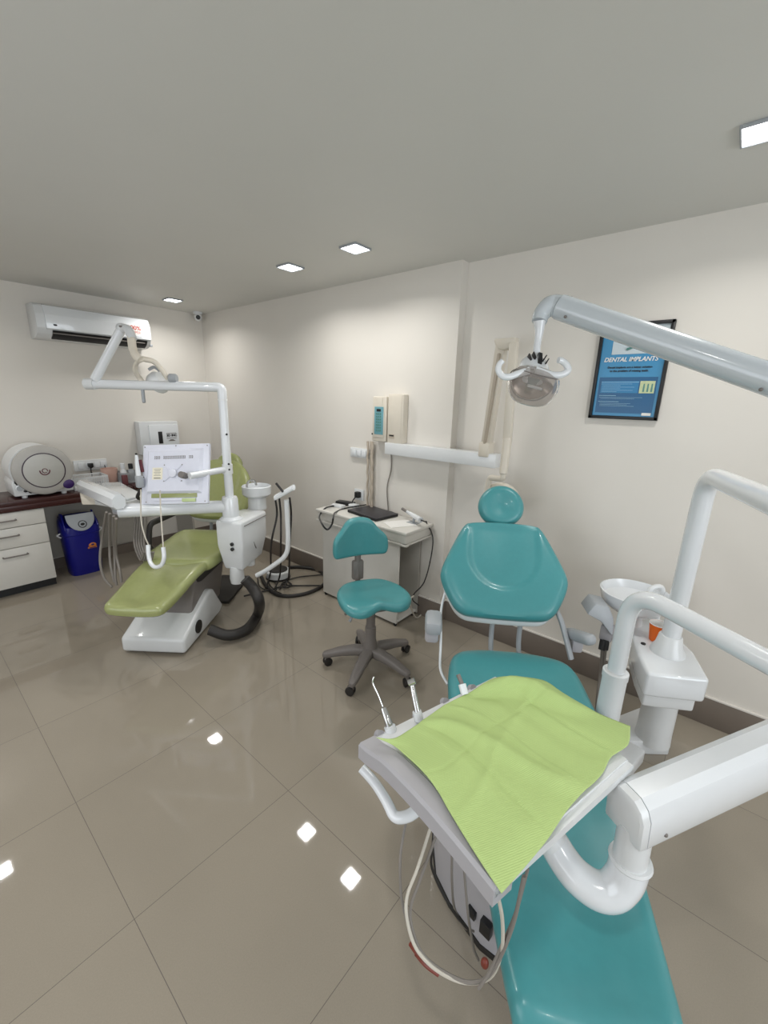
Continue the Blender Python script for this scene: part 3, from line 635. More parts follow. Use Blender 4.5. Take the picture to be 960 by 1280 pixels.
ob = [(-.14, 0), (.14, 0), (.178, .02), (.18, .10), (.165, .14), (.12, .18), (.08, .235), (.03, .25), (-.03, .25), (-.08, .235), (-.12, .18), (-.165, .14), (-.18, .10), (-.178, .02)]
b = MB(); cushion(b, ob, .055, .022, back_mp); b.build('backrest', m_teal, t)
for dy, l in ((.05, .10), (.085, .085)):
    sI = frm(SC, sa).inverted(); b = MB(); b.tube([(0, 0, .425), sI @ A(446 if dy < .06 else 440, 760, 2.42), sI @ A(437 if dy < .06 else 432, 777 if dy < .06 else 768, 2.38)], lambda s: .005 + .009 * s, 10, sx=.6); b.build('lever', m_grey if dy < .06 else m_dgrey, t)
frame()

# ------------------------------------------------------------------ dental chairs
def chair(name, label, loc, rz, m, head_s, head_z, leg_mp, leg_ol, seat_s, seat_ol, seat_z, bs, bz, bt, back_ol, arms, big):
    t = thing(name, label, 'dental chair', loc, rz); frame(frm(loc, rz))
    b = MB(); cushion(b, leg_ol, .075, .045, leg_mp, lambda a, b_: -.010 * math.exp(-(b_ / .07) ** 2)); b.build('leg_rest', m, t)
    b = MB(); cushion(b, seat_ol, .09, .04, lambda a, b_, h: (a, b_, seat_z - .09 + h + .02 * sstep(seat_s + .35, seat_s + .6, a) + .025 * (abs(b_) / .26) ** 3), None); b.build('seat', m, t)
    ca, sa_ = math.cos(bt), math.sin(bt); wo = .025 if big else 0
    def bmp(w_, l, h): return (bs + l * ca - sa_ * h, w_ + wo, bz + l * sa_ + ca * h)
    def rel(w_, l):
        r = math.hypot(w_ / .17, max(0, .30 - l) / .17) if l < .30 else abs(w_) / .17
        return -.009 * (1 - sstep(.88, 1.02, r)) * 1.0 - .012 * math.exp(-(w_ / .12) ** 2)
    b = MB(); cushion(b, back_ol, .09, .04, bmp, rel, rings=18); b.build('backrest', m, t)
    b = MB(); cushion(b, [(x * .96, y * .97 - .01) for x, y in back_ol], .035, .02, lambda w_, l, h: bmp(w_, l, h - .036), None, rings=4); b.build('back_shell', m_white2, t)
    ht = bt + .25; ch_, sh = math.cos(ht), math.sin(ht)
    def hmp(w_, l, h): return (head_s + l * ch_ - sh * h, w_ + wo, head_z + l * sh + ch_ * h)
    ho = [(.118 * math.cos(2 * PI * k / 14) * (1 - .04 * math.sin(2 * PI * k / 14)), .112 * math.sin(2 * PI * k / 14)) for k in range(14)]
    b = MB(); cushion(b, ho, .085, .045, hmp, lambda a, b_: -.018 * math.exp(-((a / .06) ** 2 + (b_ / .07) ** 2))); b.build('headrest', m, t)
    b = MB(); p = hmp(0, -.02, -.005); q = bmp(0, .34, -.03); b.tube([q, bmp(0, .48, -.035), p], .015, 10, sx=2); b.build('headrest_stem', m_chrome, t)
    return t, bmp
R1 = math.radians(33.2); L1 = (.196 + .0105, -.3145 - .0165, 0)
lo = [(.53, -.10), (.545, -.155), (.62, -.175), (1.0, -.215), (1.13, -.215), (1.13, .215), (1.0, .215), (.62, .175), (.545, .155), (.53, .10)]
so = [(1.08, -.20), (1.12, -.25), (1.35, -.275), (1.60, -.275), (1.70, -.24), (1.755, -.14), (1.765, 0), (1.755, .14), (1.70, .24), (1.60, .275), (1.35, .275), (1.12, .25), (1.08, .20)]
bo_ = [(-.15, 0), (.15, 0), (.205, .015), (.245, .06), (.293, .16), (.297, .21), (.267, .29), (.198, .445), (.16, .48), (-.16, .48), (-.198, .445), (-.267, .29), (-.297, .21), (-.293, .16), (-.245, .06), (-.205, .015)]
tc1, bmp1 = chair('dental_chair', 'large teal dental chair with round headrest beside the right wall', L1, R1, m_teal, 2.20, 1.075,
    lambda a, b_, h: (a, b_, .365 + h + .05 * sstep(.55, 1.1, a) + .02 * (abs(b_) / .2) ** 3 - .05 * sstep(.60, .53, a)), lo, 1.1, so, .50, 1.81, .625, math.radians(50), bo_, None, True)
# base, lower body
bp_ = [(.90, -.12), (.895, .12), (.92, .165), (.965, .205), (1.02, .255), (1.10, .30), (1.22, .312), (1.42, .30), (1.5, .2), (1.5, -.14), (1.4, -.2), (1.05, -.2), (.95, -.17)]
b = MB(); b.loft([[(x, y, 0) for x, y in bp_], [(x, y, .02) for x, y in bp_]]); b.build('base_edge', m_rubber, tc1)
b = MB(); b.loft([[(1.2 + (x - 1.2) * f, y * f, z) for x, y in bp_] for z, f in ((.015, .985), (.28, .97), (.33, .93), (.345, .85))]); sp = b.build('base', m_tray, tc1)
b = MB(); b.prism([(.66, .13, .30), (1.0, .13, .12), (1.2, .13, .3), (1.2, .13, .34), (.66, .13, .36)], (0, -.26, 0), .01); b.build('leg_support', m_tray, tc1)
MB().box((.955, .19, .10), (.03, .02, .03), .002, Matrix.Rotation(.8, 4, 'Z')).build('socket', m_black, sp)
MB().box((.91, .155, .115), (.035, .02, .05), .002, Matrix.Rotation(.9, 4, 'Z')).build('socket', m_black, sp)
b = MB(); b.box((1.25, 0, .365), (.7, .34, .09), .02); b.build('seat_frame', m_white2, tc1)
for s in (-.07, .06):
    b = MB(); b.tube([(1.6, s, .40), (1.83, s, .47), (1.86, s, .66)], .012, 10); b.build('back_support', m_grey, tc1)
for s in (1,):
    b = MB(); pth = [bmp1(s * .26, .16, -.03), bmp1(s * .285, .04, -.03), (1.72, s * .308, .60), (1.64, s * .305, .45), (1.58, s * .27, .43)]
    b.tube(fillet(pth, .04), .006, 10, 0); b.build('side_rail', m_white, tc1)
b = MB(); b.box((1.69, .345, .66), (.14, .075, .065), .022); b.build('armrest_pad', m_grey, tc1); b = MB(); b.box((1.70, .35, .612), (.12, .06, .06), .015); b.build('armrest_bracket', m_tray, tc1)
cvI = frm(L1, R1).inverted(); b = MB(); b.tube([cvI @ A(692, 757, 1.98), cvI @ A(701, 775, 1.93), cvI @ A(708, 800, 1.9), cvI @ A(714, 824, 1.88)], .021, 12, sx=.55); b.build('armrest_arm', m_grey, tc1)
b = MB(); pa_, pb_ = cvI @ A(711, 791, 1.95), cvI @ A(738, 800, 1.82); zz = (pb_ - pa_).normalized(); yy = Vector((0, 0, 1)); xx = yy.cross(zz).normalized(); yy = zz.cross(xx)
b.box((0, 0, 0), (.06, .05, (pb_ - pa_).length + .03), .022, basis((pa_ + pb_) / 2, xx, yy, zz), 3); b.build('armrest_pad', m_grey, tc1); b = MB(); b.box(cvI @ A(720, 804, 1.92), (.06, .05, .07), .012); b.build('armrest_bracket', m_tray, tc1)
frame()

R2 = math.radians(38.5); L2 = (.73 - .0, 2.45, 0)
lo2 = [(0, -.10), (.005, -.165), (.06, -.185), (.5, -.215), (.56, -.215), (.56, .215), (.5, .215), (.06, .185), (.005, .165), (0, .10)]
so2 = [(.5, -.20), (.54, -.25), (.8, -.27), (1.08, -.26), (1.16, -.2), (1.18, 0), (1.16, .2), (1.08, .26), (.8, .27), (.54, .25), (.5, .20)]
bo2 = [(-.17, 0), (.17, 0), (.24, .05), (.27, .15), (.27, .28), (.24, .40), (.16, .50), (.08, .54), (-.08, .54), (-.16, .50), (-.24, .40), (-.27, .28), (-.27, .15), (-.24, .05)]
tc2, bmp2 = chair('dental_chair', 'olive green dental chair with white base in front of the worktop', L2, R2, m_green, 1.60, 1.0,
    lambda a, b_, h: (a, b_, .365 + h + .06 * sstep(.02, .5, a) + .02 * (abs(b_) / .2) ** 3 + .045 * math.exp(-((a - .42) / .12) ** 2) * sstep(.0, .1, abs(b_)) * .0), lo2, .5, so2, .52, 1.20, .60, math.radians(56), bo2, None, False)
hw = .2
b = MB(); b.prism([(.19, hw + .03, .015), (.74, hw + .03, .015), (.80, hw + .03, .05), (.66, hw + .03, .25), (.60, hw + .03, .27), (.19, hw + .03, .115)], (0, -2 * hw - .01, 0), .022, 3); b.build('base', m_white2, tc2)
b = MB(); b.prism([(.35, .14, .1), (.85, .14, .1), (1.0, .14, .40), (.5, .14, .42)], (0, -.28, 0), .02); b.build('lift_cover', m_dgrey, tc2, label='lift housing with shade put into its grey')  # darker grey carries the dim light under the seat in its colour
b = MB(); b.box((1.15, -.0, .012), (.5, .36, .024), .004); b.build('base_plate', m_rubber, tc2, label='dark floor plate')
b = MB(); b.box((.8, 0, .40), (.6, .34, .07), .02); b.build('seat_frame', m_rubber, tc2)
for s in (-.07, .07):
    b = MB(); b.tube([(1.0, s, .43), (1.22, s, .46), (1.27, s, .64)], .014, 10); b.build('back_support', m_grey, tc2)
b = MB(); b.tube(fillet([(.86, .25, .44), (.78, .34, .48), (.86, .36, .66), (1.12, .34, .66), (1.22, .29, .68)], .05), .022, 12, 0, sx=.7); b.build('armrest_arm', m_rubber, tc2)
b = MB(); b.box((1.0, -.31, .66), (.26, .05, .04), .015); b.tube([(1.0, -.31, .65), (1.1, -.29, .5), (1.0, -.25, .45)], .014, 8); b.build('armrest', m_rubber, tc2)
b = MB(); b.tube([(.385, -.17, .10), (.385, -.186, .10)], .045, 20, 0); b.build('hose_port', m_rubber, tc2)
frame()
# black corrugated hose
b = MB(); P = catmull([Vector(p) for p in [Zp(262, 787, .10), Zp(285, 794, .06), Zp(308, 787, .05), Zp(322, 768, .05), A(324, 752, 2.75), A(316, 735, 2.78), A(306, 724, 2.76)]], 14)
b.tube(P, .036, 14, 0)
for i in range(2, len(P) - 2, 1): pass
b.build('corrugated_hose', m_rubber, label='thick dark corrugated hose curving from the green chair base to the white cabinet', cat='hose')
hm = m_rubber

# ------------------------------------------------------------------ green chair's unit
e1 = Vector((math.cos(.47), math.sin(.47), 0)); e2 = Vector((-e1.y, e1.x, 0)); F0 = Vector((1.60, 2.70, 0))
KS = .90; SG = Matrix.Translation(CAMP) @ Matrix.Scale(KS, 4) @ Matrix.Translation(-CAMP)   # size of the green chair's unit and its arms
UM = basis(F0, e1, e2, (0, 0, 1)); u2 = thing('dental_unit', 'white dental unit cabinet with spittoon and tall lamp pole beside the green chair', 'dental unit', (SG @ F0) * 1, .47)
frame(SG @ UM)
b = MB(); b.loft([[(.03, .03, .30), (.33, .03, .33), (.33, .19, .33), (.03, .19, .30)], [(0, 0, .50), (.37, 0, .50), (.37, .22, .50), (0, .22, .50)], [(0, 0, .70), (.38, 0, .70), (.38, .22, .70), (0, .22, .70)]])
bmesh.ops.bevel(b.bm, geom=list(b.bm.edges), offset=.016, segments=3, profile=.5, affect='EDGES'); bd = b.build('cabinet', m_white2, u2)
b = MB(); b.box((.2, -.003, .665), (.33, .006, .004)); b.box((.15, .004, .52), (.005, .006, .2), 0, Matrix.Rotation(-.5, 4, 'Y')); b.build('panel_seam', m_dgrey, bd)
for z in (.525, .485):
    b = MB(); b.lathe([(.014, 0), (.014, .01), (.007, .014)], (-.002, .085, z), 14, Matrix.Rotation(-PI / 2, 4, 'Y')); b.build('knob', m_black, bd)
b = MB(); b.lathe([(.05, .18), (.056, .22), (.05, .32)], (.07, .11, 0), 24); b.lathe([(.04, .26), (.04, .36)], (.25, .1, 0), 24); b.build('hose_outlet', m_white2, u2)
b = MB(); b.box((.20, .27, .33), (.12, .24, .05), .01); b.build('mounting_bracket', m_white2, u2)
pc = (.075, .13)
b = MB(); b.lathe([(.085, .69), (.085, .705), (.062, .725), (.058, .86), (.052, .875)], (*pc, 0), 28); b.build('column_sleeve', m_white, u2)
b = MB(); b.tube([(*pc, .86), (*pc, 1.6)], .031, 20, 0); pole = b.build('lamp_pole', m_white, u2)
b = MB(); b.lathe([(.0335, 1.575), (.0335, 1.585)], (*pc, 0), 20); b.lathe([(.037, 1.05), (.037, 1.12)], (*pc, 0), 20); b.build('pole_collar', m_white2, pole)
for z in (1.34, 1.125, 1.085):
    b = MB(); b.ball((pc[0] - .02, pc[1] - .026, z), (.008, .008, .008)); b.build('screw', m_black, pole)
sp = UM.inverted() @ Zp(328, 607, .87)
sx_, sy_ = .45, .12
b = MB(); b.lathe([(.075, .69), (.075, .78), (.068, .79), (.05, .795)], (sx_, sy_, 0), 28); b.build('spittoon_base', m_white2, u2)
b = MB(); b.lathe([(.04, .785), (.10, .80), (.118, .82), (.12, .885), (.113, .89), (.108, .85), (.07, .83), (.01, .825)], (sx_, sy_, 0), 36); sb = b.build('spittoon_bowl', m_white, u2)
b = MB(); b.tube([(sx_ - .06, sy_ + .05, .84), (sx_ - .06, sy_ + .05, .90), (sx_ - .04, sy_ + .035, .935), (sx_ - .01, sy_ + .01, .93), (sx_, sy_, .89)], .009, 10); b.build('water_spout', m_chrome, sb)
frame()
# assistant arm bent tube
t = thing('assistant_arm', 'bent white tube arm with handpiece holder on the cabinet side of the green chair', 'instrument holder', F0)
pA = A(333, 713, 2.95); pB = A(358, 700, 2.92); pC = A(361, 688, 2.9); pD = A(358, 625, 2.82); pE = A(348, 620, 2.84); pF = A(364, 611, 2.78)
b = MB(); b.tube(fillet([pA + (pA - pB) * .5, pA, pB + (pC - pB) * .5, pC + (pD - pC) * .3, pD], .08), .017, 12, 0); b.build('tube', m_white2, t)
b = MB(); b.tube([pE + (pE - pF) * .25, pF + (pF - pE) * .2], .024, 10, 0, sx=.6); b.build('holder', m_white, t)
b = MB(); b.tube([A(345, 604, 2.8), A(354, 615, 2.8)], .008, 8, 0); b.build('suction_tip', m_rubber, t)
for i, (px, dx) in enumerate(((344, -6), (349, 1), (362, -1))):
    b = MB(); b.tube([A(px, 622, 2.84), A(px + 2, 645, 2.9), A(px + dx + 1, 680, 2.95), Zp(px + dx, 716 + 2 * i, .12), Zp(px + dx - 6, 735, .02)], .007, 8); b.build('suction_hose', m_rubber, t)
# foot pedal & floor hoses
c = Zp(348, 722, .0) + Vector((0, 0, 0))
t = thing('foot_pedal', 'round white foot control on the floor behind the white cabinet', 'foot pedal', c)
b = MB(); b.lathe([(.10, 0), (.11, .005), (.11, .02)], c, 28); b.build('rubber_base', m_rubber, t)
b = MB(); b.lathe([(.105, .018), (.108, .07), (.10, .08), (.09, .08)], c, 28); b.build('housing', m_white2, t)
b = MB(); b.lathe([(.085, .078), (.085, .088), (.06, .1)], c, 24); b.build('pedal_disc', m_rubber, t)
b = MB(); pts = [(360, 709), (378, 709), (398, 713), (407, 722), (403, 732), (385, 741), (362, 745), (344, 742), (332, 731), (326, 719)]
b.tube([Zp(x, y, .016) for x, y in pts], .015, 10); b.build('black_hose_loop', m_rubber, label='thick black hose looped in a wide ring on the floor by the desk', cat='hose')
for i, (pts, r, lb) in enumerate([([(409, 718), (395, 719), (370, 722), (354, 728), (350, 736)], .006, 'thin black cable running from the desk into the hose ring, upper one'),
    ([(405, 732), (385, 732), (365, 732), (353, 730), (358, 727), (364, 730), (360, 734), (350, 734), (338, 737), (322, 741), (305, 745)], .007, 'thin black cable curling through the hose ring to the cabinet, lower one'),
    ([(330, 712), (340, 722), (346, 735), (340, 742)], .004, 'thin dark wire dropping behind the cabinet inside the hose ring'),
    ([(338, 716), (336, 728), (344, 738), (352, 742)], .004, 'short dark wire at the left side of the hose ring'),
    ([(322, 722), (324, 732), (332, 738)], .005, 'thin black hose beside the left end of the hose ring')]):
    b = MB(); b.tube([Zp(x, y, .008 + r) for x, y in pts], r, 8); b.build('floor_cable', m_rubber, label=lb, cat='cable', group='floor cables by the green chair')

# overhead lamp of the green chair
PO = UM @ Vector((*pc, 0))
frame(SG); t = thing('dental_lamp', 'white jointed lamp arm with cream fork over the green dental chair', 'dental lamp', SG @ Vector((PO.x, PO.y, 1.6)))
e0 = Vector((PO.x, PO.y, 1.595)); eL = A(116, 481, 3.0); ztop = 1.665; eL.z = ztop
b = MB(); b.tube(fillet([e0, Vector((PO.x, PO.y, ztop)), eL], .06, 8), .0325, 18, 0); b.build('boom', m_white, t)
b = MB(); dn = (eL - Vector((PO.x, PO.y, ztop))).normalized(); b.tube([eL - dn * .02, eL + dn * .05], .039, 18, 0); b.build('joint', m_white2, t); 
sA = A(119, 474, 2.97); sB = A(152, 411, 2.85)
b = MB(); b.tube([sA, sB], lambda s: .032 - .003 * s, 18, 0); b.build('spring_arm', m_white, t)
b = MB(); b.ball(sB + Vector((0, 0, .005)), (.035, .035, .032)); b.tube([sB, A(160, 412, 2.83), A(166, 424, 2.82)], .029, 14); b.build('elbow', m_white2, t)
MB().box(A(151, 408, 2.81), (.02, .012, .012), .002).build('joint_slot', m_dgrey, t)
b = MB(); b.tube([A(164, 422, 2.82), A(166, 436, 2.82), A(170, 445, 2.8), A(176, 450, 2.8)], .026, 14); b.build('stem', m_cream, t)
b = MB(); b.tube([A(173, 447, 2.8), A(180, 449, 2.83), A(192, 452, 2.88), A(202, 462, 2.92), A(210, 474, 2.95)], .02, 12, sx=.8); b.tube([A(176, 449, 2.8), A(170, 455, 2.86), A(169, 463, 2.9), A(174, 472, 2.96), A(182, 482, 2.98)], .018, 12, sx=.8); b.build('fork', m_cream, t)
hc = A(199, 477, 3.06); hd_ = (-RIGHT * .75 - UP * .5 + FWD * .45).normalized(); Q = hd_.to_track_quat('Z', 'Y').to_matrix().to_4x4()
b = MB(); b.lathe([(.02, -.05), (.05, -.045), (.075, -.02), (.082, .02), (.078, .035)], hc, 28, Q); hh = b.build('reflector_shell', m_white2, t)
b = MB(); b.lathe([(.076, .033), (.06, .045), (.02, .05)], hc, 28, Q); b.build('lens', mat('lamp_lens', srgb(205, 210, 208), .1, trans=.5, var=0), hh)
b = MB(); b.lathe([(.03, -.01), (.032, 0), (.032, .03), (.025, .04)], A(214, 473, 2.94), 14, (RIGHT.to_track_quat('Z', 'Y')).to_matrix().to_4x4() ); b.build('pivot_knob', m_grey, t)
for s, (pa, pb) in enumerate((((186, 462), (200, 464)), ((178, 486), (180, 503)))):
    b = MB(); b.tube([A(*pa, 2.98), A(*pb, 2.98)], lambda s: .008 + .012 * math.sin(PI * min(.9, max(.1, s))), 12, 0) if s else b.tube([A(*pa, 2.96), A((pa[0] + pb[0]) / 2, 459, 2.96), A(*pb, 2.98)], .011, 10); b.build('handle', m_grey, t)

# monitor
def lerp(a, b_, f): return a + (b_ - a) * f
TL, TR, BL, BR = A(175.5, 556, 3.02), A(260, 556, 2.98), A(183, 632, 2.98), A(264, 628, 2.94)
mx = ((TR - TL) + (BR - BL)).normalized(); mz = ((TL - BL) + (TR - BR)).normalized(); mz = (mz - mx * mz.dot(mx)).normalized(); my = mz.cross(mx)
mc = (TL + TR + BL + BR) / 4; mw = ((TR - TL).length + (BR - BL).length) / 2; mh = ((TL - BL).length + (TR - BR).length) / 2
t = thing('monitor', 'white flat monitor seen from behind, held on a pole arm beside the green chair', 'monitor', SG @ mc); MM = basis(mc, mx, my, mz); frame(SG @ MM)
nb = -1  # back of the monitor faces -my
b = MB(); b.box((0, .0, 0), (mw, .03, mh), .008); b.build('bezel', mat('lilac_white_plastic', srgb(222, 224, 236), .4), t)
m_mon = MATS['lilac_white_plastic']
b = MB(); 
def rr(hx, z0, z1, y): return [(-hx, y, z0), (hx, y, z0), (hx, y, z1), (-hx, y, z1)]
b.loft([rr(mw * .42, -mh * .33, mh * .42, -.014), rr(mw * .38, -mh * .29, mh * .37, -.036), rr(mw * .36, -mh * .28, mh * .345, -.037)]); bc = b.build('back_cover', m_mon, t)
b = MB()
for k in range(26):
    if k in (4, 5, 22, 21): continue
    for r_ in range(2): b.box((-mw * .28 + k * mw * .56 / 25, -.038, mh * .28 - r_ * .012), (.005, .002, .009), 0, Matrix.Rotation(.4 if r_ else -.4, 4, 'Y'))
b.build('vent_slots', m_dgrey, bc)
b = MB(); b.box((-mw * .235, -.0385, mh * .0), (.075, .002, .085), .0); lbm = b.build('label_sticker', mat('cream_label', srgb(238, 232, 212), .5), bc)
b = MB()
for k in range(5): b.box((-mw * .235, -.040, mh * .0 + .03 - .011 * k), (.05 - .01 * (k % 2), .001, .0025))
b.box((-mw * .235, -.040, -.032), (.05, .001, .006)); b.build('label_print', m_dgrey, lbm)
b = MB(); b.lathe([(.028, -.012), (.032, 0), (.03, .008), (.02, .012)], (0, -.045, -.0), 24, Matrix.Rotation(PI / 2, 4, 'X')); 
for sx, sz in ((-1, 1), (1, 1), (-1, -1), (1, -1)): b.tube([(0, -.04, 0), (sx * .06, -.040, sz * .055)], .005, 8, 0)
b.build('mount_plate', m_mon, t)
b = MB()
for sx, sz in ((-.065, .06), (.065, .06), (-.065, -.055), (.065, -.055), (-mw * .47, mh * .46), (mw * .47, mh * .46), (0, mh * .47), (-mw * .47, -.02), (mw * .46, -mh * .46), (-mw * .42, -mh * .46)): b.ball((sx, -.041 if abs(sx) < .1 and abs(sz) < .1 else -.016, sz), (.004, .003, .004))
b.build('screws', m_dgrey, t)
b = MB(); b.box((.0, -.017, -mh * .36), (mw * .68, .008, .03), .002); b.build('port_recess', m_green, t, label='long port slot showing green')
b = MB(); b.box((0, -.018, -mh * .425), (mw * .6, .01, .02), .003); b.build('lower_lip', m_mon, t)
b = MB(); b.box((mw * .23, -.024, -mh * .44), (mw * .2, .01, .025), .003); b.build('note_label', mat('pale_green_label', srgb(190, 206, 150), .5), t)
frame(SG)
# arm of monitor on the pole
pa = A(229, 594, 2.88); pb = A(237, 595, 2.86); pz = Vector((PO.x, PO.y, 1.085))
b = MB(); b.lathe([(.022, -.03), (.024, 0), (.022, .03)], pa, 16, basis((0, 0, 0), mz, mx, my)); b.build('swivel', m_dgrey, t)
b = MB(); b.tube([pb, pz], .024, 14, 0); b.build('arm', m_white, t)

# ------------------------------------------------------------------ instrument table of the green chair
pl_ = A(150, 643, 2.97); pl_.z = .80
t = thing('tray_arm', 'white jointed instrument arm with tray head standing left of the monitor', 'instrument arm', SG @ Vector((PO.x, PO.y, .8)))
b = MB(); st = Vector((PO.x, PO.y, .80)); b.tube([st, st + (pl_ - st) * .5, pl_], lambda s: .046 + .007 * s, 20, 0); b.build('pivot_arm', m_white, t)
na = A(149, 627, 2.88); fa = A(103, 607, 3.35)
b = MB(); dd = (fa - na); sd = dd.cross(Vector((0, 0, 1))).normalized(); uu = sd.cross(dd).normalized()
hexa = [(-.055, -.045), (-.03, -.075), (.03, -.075), (.055, -.045), (.055, .03), (.025, .065), (-.025, .065), (-.055, .03)]
def ringat(p, k): return [p + sd * a * k * .82 + uu * c_ * k * .8 for a, c_ in hexa]
b.loft([ringat(na, .86), ringat(na + dd * .02, 1.0), ringat(na + dd * .97, 1.0), ringat(na + dd, .85)]); b.build('spring_arm', m_white, t)
b = MB(); b.lathe([(.04, .80), (.04, .84)], (pl_.x, pl_.y, 0), 20); b.build('swivel', m_grey, t)
b = MB(); b.prism([A(x, y, 3.3) for x, y in ((100, 615), (127, 618), (127, 631), (103, 631))], Vector((.02, .10, 0)), .005); b.build('bracket', m_cream, t)
# tray head
hx = [A(x, y, d_) for x, y, d_ in ((112, 619, 3.3), (152, 619, 3.15), (180, 621, 3.2), (137, 603, 3.7), (126, 604, 3.7))]
hz = .84
hp = [Zp(117, 620, hz), Zp(160, 627, hz), Zp(182, 621, hz), Zp(150, 604, hz + .0), Zp(128, 605, hz)]
b = MB(); b.prism(hp, (0, 0, -.07), .008); b.build('tray_head', m_white2, t)
b = MB(); b.prism([lerp(p, sum(hp, Vector()) / 5, .05) + Vector((0, 0, .001)) for p in hp], (0, 0, .014), .004); b.build('tray_lid', m_white, t)
b = MB(); b.prism([p + Vector((0, 0, -.07)) for p in (lerp(hp[0], hp[1], .5), lerp(hp[0], hp[1], 1), lerp(hp[2], hp[1], .4), lerp(hp[3], hp[0], .5))], (0, 0, -.05), .006); b.build('valve_box', m_tray, t)
b = MB(); b.box(A(174.5, 602, 2.95), (.045, .045, .085), .008); b.build('holder_block', m_grey, t)
b = MB(); b.tube([A(176, 612, 3.0), A(172, 622, 3.05), hp[2] + Vector((0, 0, -.02))], .012, 8); b.build('holder_stem', m_rubber, t)
b = MB(); b.tube([A(174, 600, 2.95), A(171.5, 582, 2.95), A(170.5, 569, 2.95)], lambda s: .019 - .009 * s, 12); hpz = b.build('camera_handpiece', m_white, t); b = MB(); b.ball(A(170.3, 567.5, 2.95), (.008, .008, .008)); b.build('tip', m_rubber, hpz)
b = MB(); b.tube([A(178, 590, 2.98), A(175, 575, 2.98)], .012, 10, 0); b.build('red_handle', mat('maroon_plastic', srgb(96, 30, 40), .4), t)
b = MB(); b.tube([A(176, 612, 2.93), A(176.5, 650, 2.85), A(181, 670, 2.8), A(186, 682, 2.75)], .0045, 8); b.tube([A(200, 613, 2.8), A(201, 640, 2.76), A(204, 684, 2.7)], .0045, 8); b.build('thin_lead', m_hosew, t)
b = MB(); b.tube([A(185, 681, 2.75), A(186, 695, 2.75), A(189, 705, 2.73), A(195, 709, 2.72), A(202, 706, 2.71), A(205, 697, 2.7), A(204, 684, 2.7)], .0135, 12); b.build('hose_loop', m_white, t)
for i, pts in enumerate([[(133, 640), (128, 670), (125, 700), (130, 722), (140, 734)], [(137, 642), (137, 680), (138, 705), (143, 728)], [(142, 645), (143, 690), (144, 720), (146, 732)], [(145, 648), (145, 690), (150, 715), (152, 728)]]):
    b = MB(); b.tube([Zp(x, y, .80) if k == 0 else A(x, y, 3.15) for k, (x, y) in enumerate(pts)], .009, 8); b.build('instrument_hose', m_hose, t)
for i, x in enumerate((168, 171, 174, 177, 180)):
    b = MB(); b.tube([A(x, 622, 3.25), A(x + 1, 650, 3.2), A(x, 680, 3.2), A(x + 8, 700, 3.15), A(x + 12, 690, 3.1)], .008, 8); b.build('instrument_hose', m_hose, t)

frame()
# ------------------------------------------------------------------ teal chair's unit
t1 = thing('dental_unit', 'white spittoon unit with thick lamp pole by the right wall beside the teal chair', 'dental unit', (2.1, .05, 0)); u1 = t1
b = MB(); b.prism([Zp(x, y, .075) for x, y in ((738, 908), (746, 925), (839, 928), (836, 898), (800, 884))], (0, 0, -.075), .006); b.build('floor_plate', m_white2, t1)
cc = Zp(818, 928, .08); cc = Vector((2.135, .045, 0))
b = MB(); b.lathe([(.075, .06), (.072, .12), (.07, .40)], cc, 28); b.build('pedestal', m_white2, t1)
zt = .58
tp = [Zp(x, y, zt) for x, y in ((809, 841), (830, 844), (888, 850), (868, 815), (852, 800), (822, 772), (800, 770), (788, 786), (797, 815))]
b = MB(); b.prism(tp, (0, 0, -.11), .014, 3); b.build('unit_body', m_white, t1)
cen = sum(tp, Vector()) / len(tp)
b = MB(); b.prism([lerp(p, cen, .14) + Vector((.0, .0, -.105)) for p in tp], (0, 0, -.075), .01, 3); b.build('lower_body', m_white2, t1)
pcx = Zp(834, 815, zt)
b = MB(); b.lathe([(.068, zt - .002), (.065, zt + .015), (.052, zt + .035), (.044, zt + .08), (.040, zt + .085)], (pcx.x, pcx.y, 0), 28); b.build('pole_socket', m_white2, t1)
# lamp pole and its top tube
zt2 = A(888, 600, (pcx - CAMP).dot(FWD)).z
zt2 = 1.40
pe = A(975, 640, 1.30); pe = Vector((1.86, -.42, 1.40)); 
b = MB(); b.tube(fillet([(pcx.x, pcx.y, zt + .05), (pcx.x, pcx.y, 1.366), (1.42, -.155, 1.366), (1.38, -.32, 1.40), (1.50, -.34, 1.62)], .11, 8), .036, 24, 0); b.build('lamp_pole', m_white, t1)
# bowl
bc = A(794, 752, 1.98); bz0 = .74; bc = Zp(794, 742, .735)
b = MB(); b.lathe([(.055, .63), (.06, .645), (.11, .66), (.142, .69), (.155, .745), (.148, .747), (.132, .708), (.086, .682), (.012, .674)], (bc.x, bc.y, 0), 40); sb = b.build('spittoon_bowl', m_white, t1)
b = MB(); b.lathe([(.055, zt - .01), (.05, zt + .06)], (bc.x, bc.y, 0), 24); b.build('bowl_stand', m_white2, t1)
b = MB(); b.tube([(bc.x + .1, bc.y - .1, zt), (bc.x + .1, bc.y - .1, .735), (bc.x + .085, bc.y - .085, .77), (bc.x + .06, bc.y - .06, .765), (bc.x + .05, bc.y - .05, .745)], .012, 12); b.build('water_spout', m_white2, t1)
b = MB(); b.lathe([(.01, zt + .0), (.01, zt + .004)], Zp(804, 805, zt) * 1 - Vector((0, 0, zt)), 14); b.build('drain_hole', m_black, t1)
b = MB(); b.prism([A(x, y, 1.93) for x, y in ((734, 768), (745, 755), (762, 759), (768, 775), (766, 797), (752, 778))], (.10, .06, 0), .008); hb = b.build('holder_head', m_grey, t1)
b = MB(); b.box(A(759, 790, 1.99), (.055, .055, .075), .008); b.build('holder_neck', m_tray, t1)
